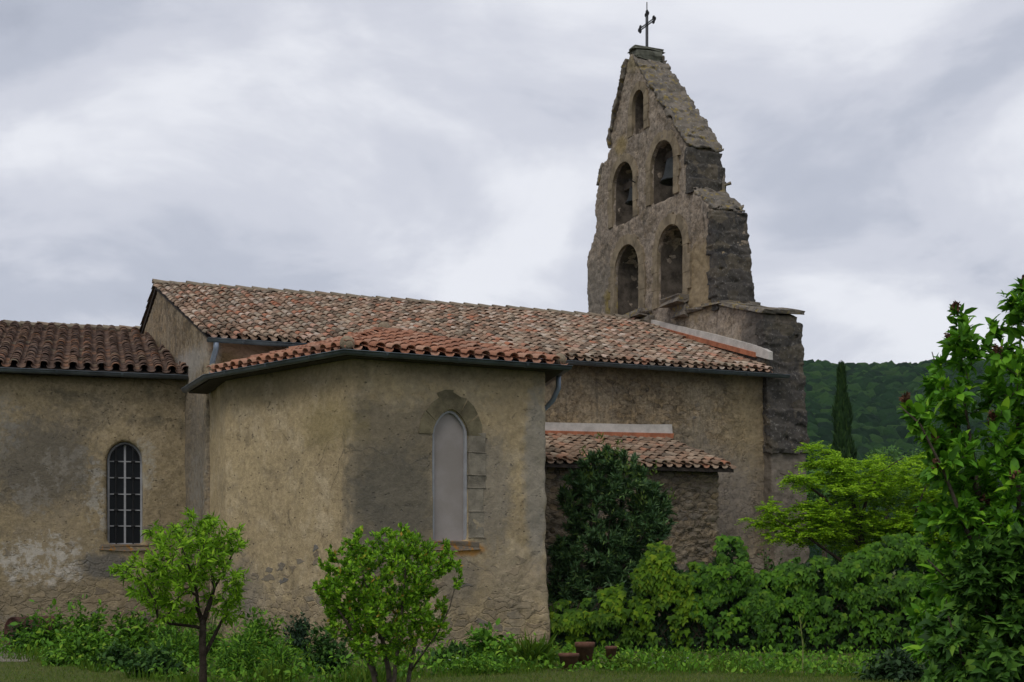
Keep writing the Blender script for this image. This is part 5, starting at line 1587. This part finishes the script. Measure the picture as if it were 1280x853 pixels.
# ---- broadleaf trees in the middle distance
for (x, ytop, Yd, wd, lab) in ((1108, 538, 150, 40, 'pale green round-topped tree right behind the cypress, below the wood'), (1150, 542, 160, 36, 'pale green tree between the cypress and the lilac, below the wood'), (1030, 556, 140, 30, 'pale green tree left of the cypress at the foot of the wood'), (1195, 556, 150, 34, 'pale green tree behind the lilac at the foot of the wood')):
    base = pw(x, 800, Yd); base.z = 0
    tr = thing('broadleaf_tree', lab, 'tree', base, 'pale green trees below the wood')
    zt = EYE + (HY - ytop) * Yd / F; rx = wd * Yd / F
    a = ([], []); tube(a, [base, base + Vector((0.1, 0, zt * .35)), base + Vector((-.1, .1, zt * .8))], [0.3, 0.24, 0.06], 7)
    for k in range(7):
        th = k * 2.4; tube(a, [base + Vector((0, 0, zt * (.3 + .05 * k))), base + Vector((math.cos(th) * rx * .7, math.sin(th) * rx * .7, zt * (.5 + .06 * k)))], [0.12, 0.03], 5)
    link('trunk', acc_mesh(a, 'trunk'), tr, M_bark)
    Pl, Al = [], []
    for k in range(46):
        d = unit(rng.normal(size=3)); d[2] = abs(d[2]) * 1.0 - .25
        c = np.array(base) + np.array([0, 0, zt * .58]) + d * np.array([rx * .8, rx * .8, zt * .36]) * rng.uniform(.6, 1.0)
        dd = unit(rng.normal(size=(120, 3)))
        Pl.append(c + dd * rng.uniform(.7, 1.3) * np.array([1.3, 1.3, 1.0])); Al.append(dd)
    P = np.concatenate(Pl); Ad = np.concatenate(Al)
    leaf_part('crown', [leaf_arrays(P, rng.normal(size=P.shape), Ad + rng.normal(size=P.shape) * .4 + np.array([0, 0, .4]), rng.uniform(.3, .55, len(P)), 'small')], tr, L_far)

# ---- border plants
def clump(name, label, cat, x, ytop, Y, wpx, n, kind, size, mat, droop=0.2, hvar=0.4, flowers=0, fmat=None, group=None, stems=14):
    base = pw(x, 0, Y); base.z = 0
    H = (EYE + (HY - ytop) * Y / F) * (1.18 if x < 450 else 1.08); rx = wpx * Y / F / 2
    tr = thing(name, label, cat, base, group)
    k = stems * 4
    d = unit(rng.normal(size=(k, 3)) * np.array([1, 1, 1.25])); d[:, 2] = np.abs(d[:, 2])
    tips_ = d * np.array([rx, rx * .8, H]) * (rng.uniform(1 - hvar, 1.0, k))[:, None]
    st = tips_ * np.array([.3, .3, 0]) + rng.normal(size=(k, 3)) * np.array([.03, .03, 0])
    mp = tips_ * np.array([.55, .55, .6])
    per = max(4, n // k)
    ii = np.repeat(np.arange(k), per); t_ = (0.12 + 0.88 * rng.random(len(ii)))[:, None]
    P = (1 - t_) ** 2 * st[ii] + 2 * t_ * (1 - t_) * mp[ii] + t_ ** 2 * tips_[ii] + rng.normal(size=(len(ii), 3)) * rx * .09
    P[:, 2] = np.maximum(P[:, 2], 0.02)
    out_ = unit(P * np.array([1, 1, .35]) + 1e-6)
    ax = out_ * .6 + rng.normal(size=P.shape) * .55; ax[:, 2] -= droop
    nn_ = np.array([0, 0, .9]) + out_ * .4 + rng.normal(size=P.shape) * .35
    P = P + np.array(base)
    leaf_part('foliage', [leaf_arrays(P, ax, nn_, size * (1 + rng.normal(size=len(P)) * .28).clip(.4, 1.6), kind)], tr, mat)
    a_ = ([], [])
    for i in range(k):
        tube(a_, [np.array(base) + st[i], np.array(base) + mp[i], np.array(base) + tips_[i]], [0.006, 0.005, 0.003], 4, False)
    link('stem', acc_mesh(a_, 'stem'), tr, L_weedD)
    if flowers:
        j = rng.choice(k, flowers); fp = tips_[j] * rng.uniform(.95, 1.08, (flowers, 1)) + np.array(base) + np.array([0, 0, .02])
        for q in fp:
            an = np.arange(5) * 1.2566
            leaf_part('flower', [leaf_arrays(np.tile(q, (5, 1)), np.stack([np.cos(an), np.sin(an), np.full(5, .35)], 1), np.tile(np.array([0, -.3, 1.0]), (5, 1)), np.full(5, .02), 'small')], tr, fmat)
    return tr
W_ = 'weed'; G_ = 'plants growing along the foot of the church wall'
clump('bramble', 'bright green leafy weeds beside the rusty drum', W_, 62, 762, 25.6, 88, 1500, 'ovate', .11, L_weed, .3, .4, group=G_)
clump('bramble', 'tall green weeds under the left edge of the barred window', W_, 105, 752, 26.2, 70, 1300, 'ovate', .11, L_weed, .3, .45, group=G_)
clump('bramble', 'low bright weeds at the lawn edge left of the fruit tree', W_, 100, 790, 22.6, 110, 1800, 'ovate', .09, L_weed, .3, .4, group=G_)
clump('bramble', 'green weeds right of the barred window foot', W_, 160, 766, 26.0, 90, 1600, 'ovate', .10, L_weed, .3, .4, group=G_)
clump('bramble', 'tall weeds close to the choir wall left of the barred window', W_, 36, 772, 26.4, 64, 1100, 'ovate', .10, L_weedD, .3, .45, group=G_)
clump('bramble', 'leafy weeds in the corner between choir and side chapel', W_, 205, 764, 27.0, 80, 1500, 'ovate', .09, L_weed, .3, .45, group=G_)
clump('bramble', 'bright weeds behind the branches of the fruit tree, lower right', W_, 262, 770, 24.6, 80, 1500, 'lance', .09, L_weed, .2, .45, group=G_)
clump('peony', 'dark green leafy plant just left of the fruit tree trunk', 'plant', 195, 812, 20.0, 84, 1500, 'ovate', .09, L_weedD, .2, .35, group=G_)
clump('peony', 'dark leafy plant at the bottom edge between lawn and fruit tree', 'plant', 150, 806, 21.6, 70, 1200, 'ovate', .09, L_weedD, .2, .35, group=G_)
clump('buttercup_plant', 'feathery weeds dotted with yellow flowers right of the fruit tree trunk', W_, 300, 782, 20.4, 96, 2400, 'lance', .09, L_weed, .0, .4, 16, M_yel, group=G_)
clump('buttercup_plant', 'weeds with a few yellow flowers behind the fruit tree trunk', W_, 222, 776, 22.4, 96, 2200, 'lance', .10, L_weed, .0, .4, 10, M_yel, group=G_)
clump('shrub', 'tall bright green bush against the chapel between the two small trees', 'shrub', 322, 766, 24.0, 90, 2000, 'ovate', .09, L_weed, .2, .4, group=G_)
clump('shrub', 'bluish green bush against the chapel left of the many-stemmed shrub', 'shrub', 372, 770, 24.6, 50, 1100, 'ovate', .08, L_weedB, .2, .4, group=G_)
clump('shrub', 'dark rounded bush left of the many-stemmed shrub', 'shrub', 408, 786, 20.8, 80, 2000, 'ovate', .075, L_weedD, .2, .3, group=G_)
clump('shrub', 'low weeds with yellow flowers between dark bush and fruit tree', 'shrub', 352, 800, 19.8, 70, 1600, 'lance', .08, L_weed, .1, .4, 8, M_yel, group=G_)
clump('peony', 'bright green leafy peony below the arched chapel window', 'plant', 612, 778, 22.6, 88, 1500, 'ovate', .11, L_weed, .25, .4, group=G_)
clump('peony', 'low dark green plant left of the peony by the chapel foot', 'plant', 566, 800, 22.2, 60, 900, 'ovate', .09, L_weedD, .25, .4, group=G_)
clump('low_plant', 'low green cushion on the lawn edge below the chapel window', 'plant', 600, 818, 20.8, 110, 1700, 'small', .06, L_weed, .1, .4, group=G_)
clump('daisy_plant', 'low plant with a cluster of white flowers right of the middle shrub', 'plant', 572, 824, 20.9, 36, 300, 'small', .06, L_weed, .1, .4, 12, M_wht, group=G_)
clump('daylily', 'strap-leaved clump at the right corner of the chapel', 'plant', 662, 812, 22.0, 56, 420, 'blade', .34, L_tall, -.7, .4, group=G_)
clump('low_plant', 'bright green mound on the lawn edge before the flower pots', 'plant', 778, 824, 21.6, 70, 900, 'small', .06, L_tall, .1, .4, group=G_)
clump('daisy_plant', 'straggling low plant with small pale yellow flowers before the creeper', 'plant', 838, 822, 22.4, 96, 700, 'lance', .08, L_tall, -.2, .4, 14, M_wht, group=G_)
clump('low_plant', 'low green weeds under the mid stretch of the creeper', 'plant', 905, 829, 22.6, 90, 500, 'lance', .08, L_tall, -.2, .4, group=G_)
clump('low_plant', 'low green weeds by the tall pale stalk under the creeper', 'plant', 985, 832, 22.0, 100, 500, 'lance', .08, L_weed, -.2, .4, group=G_)
clump('bush', 'bluish green bush rising behind the creeper left of the acacia', 'shrub', 962, 680, 26.6, 70, 2200, 'ovate', .085, L_weedD, .2, .45)
clump('low_plant', 'dark leafy plant at the foot of the lilac', 'plant', 1120, 815, 19.5, 110, 1500, 'ovate', .09, L_ivy, .2, .4)

# ---- tall pale stalk
base = pw(1003, 850, 20.6); base.z = 0
tr = thing('tall_stalk', 'single tall pale green grass stalk in front of the creeper', 'plant', base)
a = ([], []); tube(a, [base, base + Vector((.01, 0, .4)), base + Vector((-.04, 0, .85))], [.012, .01, .004], 5)
link('stem', acc_mesh(a, 'stem'), tr, simple('pale stalk', (0.17, 0.19, 0.06), 0.7))
n = 12; P = np.array(base) + np.stack([np.zeros(n), np.zeros(n), np.linspace(.15, .85, n)], 1)
leaf_part('leaf', [leaf_arrays(P, rng.normal(size=(n, 3)) * np.array([.3, .3, .1]) + np.array([0, 0, .8]), rng.normal(size=(n, 3)), np.full(n, .13), 'lance')], tr, L_tall)

# ---- undergrowth and grass
def bed_front(x):
    return float(np.interp(x, [-80, 0, 60, 130, 200, 250, 430, 520, 560, 690, 760, 1000, 1150], [820, 822, 828, 842, 852, 862, 864, 850, 845, 840, 842, 846, 850]))
def on_ground(n, x0, x1, ya, yb):
    """random lawn points; ya/yb photo rows (functions of x) between which they lie"""
    x = rng.uniform(x0, x1, n)
    Y1 = np.array([EYE * F / (ya(q) - HY) for q in x]); Y0 = np.array([EYE * F / (yb(q) - HY) for q in x])
    Y = Y0 + (Y1 - Y0) * rng.random(n)
    return np.stack([(x - CXP) * Y / F, Y, np.zeros(n)], 1), x
back = lambda x: float(np.interp(x, [-80, 230, 258, 441, 682, 690, 1200], [800, 800, 806, 823, 814, 814, 822]))
back2 = lambda x: min(back(x), bed_front(x) - 4)
P, _ = on_ground(9000, -60, 1150, back2, bed_front)
P[:, 2] = np.abs(rng.normal(size=len(P))) * .12
ax = rng.normal(size=P.shape) * .6 + np.array([0, 0, .5])
pxu = P[:, 0] / P[:, 1] * F + CXP
kp = np.ones(len(P), bool); P = P[kp]; ax = ax[kp]; P[:, 2] *= np.where(pxu[kp] < 690, 1.0, .55)
ug = leaf_arrays(P, ax, np.array([0, 0, 1.0]) + rng.normal(size=P.shape) * .5, rng.uniform(.04, .12, len(P)), 'ovate')
o = leaf_part('undergrowth', [ug], None, L_weed)
tag(o, 'low leafy undergrowth filling the border along the wall foot', 'undergrowth', kind='stuff')
P, _ = on_ground(9000, -60, 1180, lambda x: bed_front(x) - 9, lambda x: bed_front(x) + 2)
px_ = P[:, 0] / P[:, 1] * F + CXP
nz_ = np.array([mnoise.noise(Vector((a_[0] * 1.3, a_[1] * 1.3, 0))) for a_ in P])
hg_ = np.clip(0.6 + nz_ * 1.3, 0.15, 1.5) * np.where(px_ > 690, 0.6, 1.0)
ok_ = ~((px_ > 694) & (px_ < 748)) & (nz_ > -0.25)
P = P[ok_]; hg_ = hg_[ok_]
ax = np.array([0, 0, 1.0]) + rng.normal(size=P.shape) * .28
o = leaf_part('long_grass', [leaf_arrays(P, ax, rng.normal(size=P.shape), rng.uniform(.08, .28, len(P)) * hg_, 'blade')], None, L_tall)
tag(o, 'long unmown grass along the edge of the border', 'grass', kind='stuff')
P, _ = on_ground(70000, -80, 1360, lambda x: bed_front(x) - 3, lambda x: 900.0)
ax = np.array([0, 0, .8]) + rng.normal(size=P.shape) * .5
o = leaf_part('lawn_grass', [leaf_arrays(P, ax, rng.normal(size=P.shape), rng.uniform(.03, .07, len(P)), 'blade')], None, L_grass)
tag(o, 'short mown grass of the lawn in the foreground', 'grass', kind='stuff')
# gravel at the far left wall foot
bm = bmesh.new(); pts = [pw(x, 0, EYE * F / (y - HY)) for x, y in ((-90, 806), (20, 806), (60, 822), (30, 828), (-90, 826))]
add_prism(bm, [Vector((p.x, p.y, -0.05)) for p in pts], [Vector((p.x, p.y, 0.012)) for p in pts])
tag(link('gravel_path', bm_mesh(bm, 'gravel_path'), None, M_gravel), kind='structure')

# ---- rusty drum lying at the wall foot
dc = pw(16, 800, 26.8); dr_ = 0.30
dc.z = dr_
rt = thing('rusty_drum', 'rusty reddish round drum lying on its side at the wall foot', 'drum', (dc.x, dc.y, 0))
dd_ = Vector((0.62, 0.78, 0)).normalized(); dq = Vector((-dd_.y, dd_.x, 0))
def lathe_h(name, prof, parent, mat, k=32):
    v, f = [], []
    for (t_, r_) in prof:
        for i in range(k):
            th = 2 * math.pi * i / k
            v.append(tuple(dc + dd_ * t_ + dq * (r_ * math.cos(th)) + Vector((0, 0, r_ * math.sin(th)))))
    for j in range(len(prof) - 1):
        for i in range(k): f.append((j * k + i, j * k + (i + 1) % k, (j + 1) * k + (i + 1) % k, (j + 1) * k + i))
    return link(name, acc_mesh((v, f), name), parent, mat, True)
lathe_h('drum_body', [(0, dr_), (.02, dr_), (.25, dr_ * .98), (.27, dr_), (.29, dr_ * .98), (.55, dr_ * .98), (.57, dr_), (.59, dr_ * .98), (.84, dr_)], rt, M_rust)
lathe_h('drum_lid', [(0.0, dr_ - .004), (-.008, dr_ - .012), (0.015, dr_ - .03), (0.018, .12), (0.012, .08), (0.012, 0.001)], rt, M_rust)

# ---- flower pots by the creeper
def pot(x, ytop, ybase, wpx, label):
    Y = EYE * F / (ybase - HY); c = pw(x, 0, Y); c.z = 0
    H = (ybase - ytop) * Y / F; r_ = wpx * Y / F / 2
    rt = thing('flower_pot', label, 'flower pot', c, 'terracotta pots before the creeper')
    prof = [(0.001, 0.0), (r_ * .72, 0.0), (r_ * .93, H * .80), (r_, H * .80), (r_ * 1.03, H * .98), (r_ * .98, H), (r_ * .88, H), (r_ * .84, H * .86)]
    k = 24; v, f = [], []
    for r2, z in prof:
        for i in range(k):
            th = 2 * math.pi * i / k; v.append((c.x + r2 * math.cos(th), c.y + r2 * math.sin(th), z))
    for j in range(len(prof) - 1):
        for i in range(k): f.append((j * k + i, j * k + (i + 1) % k, (j + 1) * k + (i + 1) % k, (j + 1) * k + i))
    link('pot_body', acc_mesh((v, f), 'pot_body'), rt, M_terra, True)
    v = [(c.x + r_ * .86 * math.cos(i * math.pi / 12), c.y + r_ * .86 * math.sin(i * math.pi / 12), H * .88) for i in range(24)]
    link('soil', acc_mesh((v, [tuple(range(24))]), 'soil'), rt, M_soil)
pot(711, 817, 837, 26, 'low wide terracotta pot, front left of the three')
pot(731, 803, 833, 25, 'tall terracotta pot beside the low wide one')
pot(764, 808, 828, 15, 'small terracotta pot half hidden, apart from the other two')

# ---- tufts growing on the bell gable
for (x, y, o_, wdt, lab) in ((851, 144, -.5, .42, 'mossy tuft on the steep upper coping of the bell gable'), (882, 244, -.5, .40, 'grassy tuft on the lower shoulder of the bell gable'), (966, 388, -.6, .16, 'tiny green tuft on the slab beside the bell gable')):
    s_, z_ = wp(x - 21, y + 4)
    c = west(s_, o_, z_)
    tr = thing('moss_tuft', lab, 'moss', c)
    n = 420; d = unit(rng.normal(size=(n, 3))); d[:, 2] = np.abs(d[:, 2])
    P = np.array(c) + d * rng.random((n, 1)) * np.array([wdt, wdt, wdt * .4]) - np.array([0, 0, wdt * .22])
    Mm = leaf_mat('dry moss', [(0, (0.07, 0.065, 0.02)), (0.6, (0.11, 0.10, 0.03)), (1, (0.15, 0.125, 0.04))], .15, .8)
    leaf_part('foliage', [leaf_arrays(P, d + rng.normal(size=(n, 3)) * .4, rng.normal(size=(n, 3)), rng.uniform(.04, .09, n), 'ovate')], tr, Mm)
s_, z_ = wp(866, 244); c = west(s_, -TT * .95, z_ + .0)
tr = thing('wall_plant', 'small upright plant growing from the broken shoulder of the bell gable', 'plant', c)
a = ([], []); tube(a, [c, c + Vector((0, 0, .45)), c + Vector((.02, 0, .62))], [.05, .045, .02], 5); tube(a, [c + Vector((0, 0, .35)), c + Vector((.2, 0, .42))], [.03, .05], 5)
link('stem', acc_mesh(a, 'stem'), tr, M_lichen)
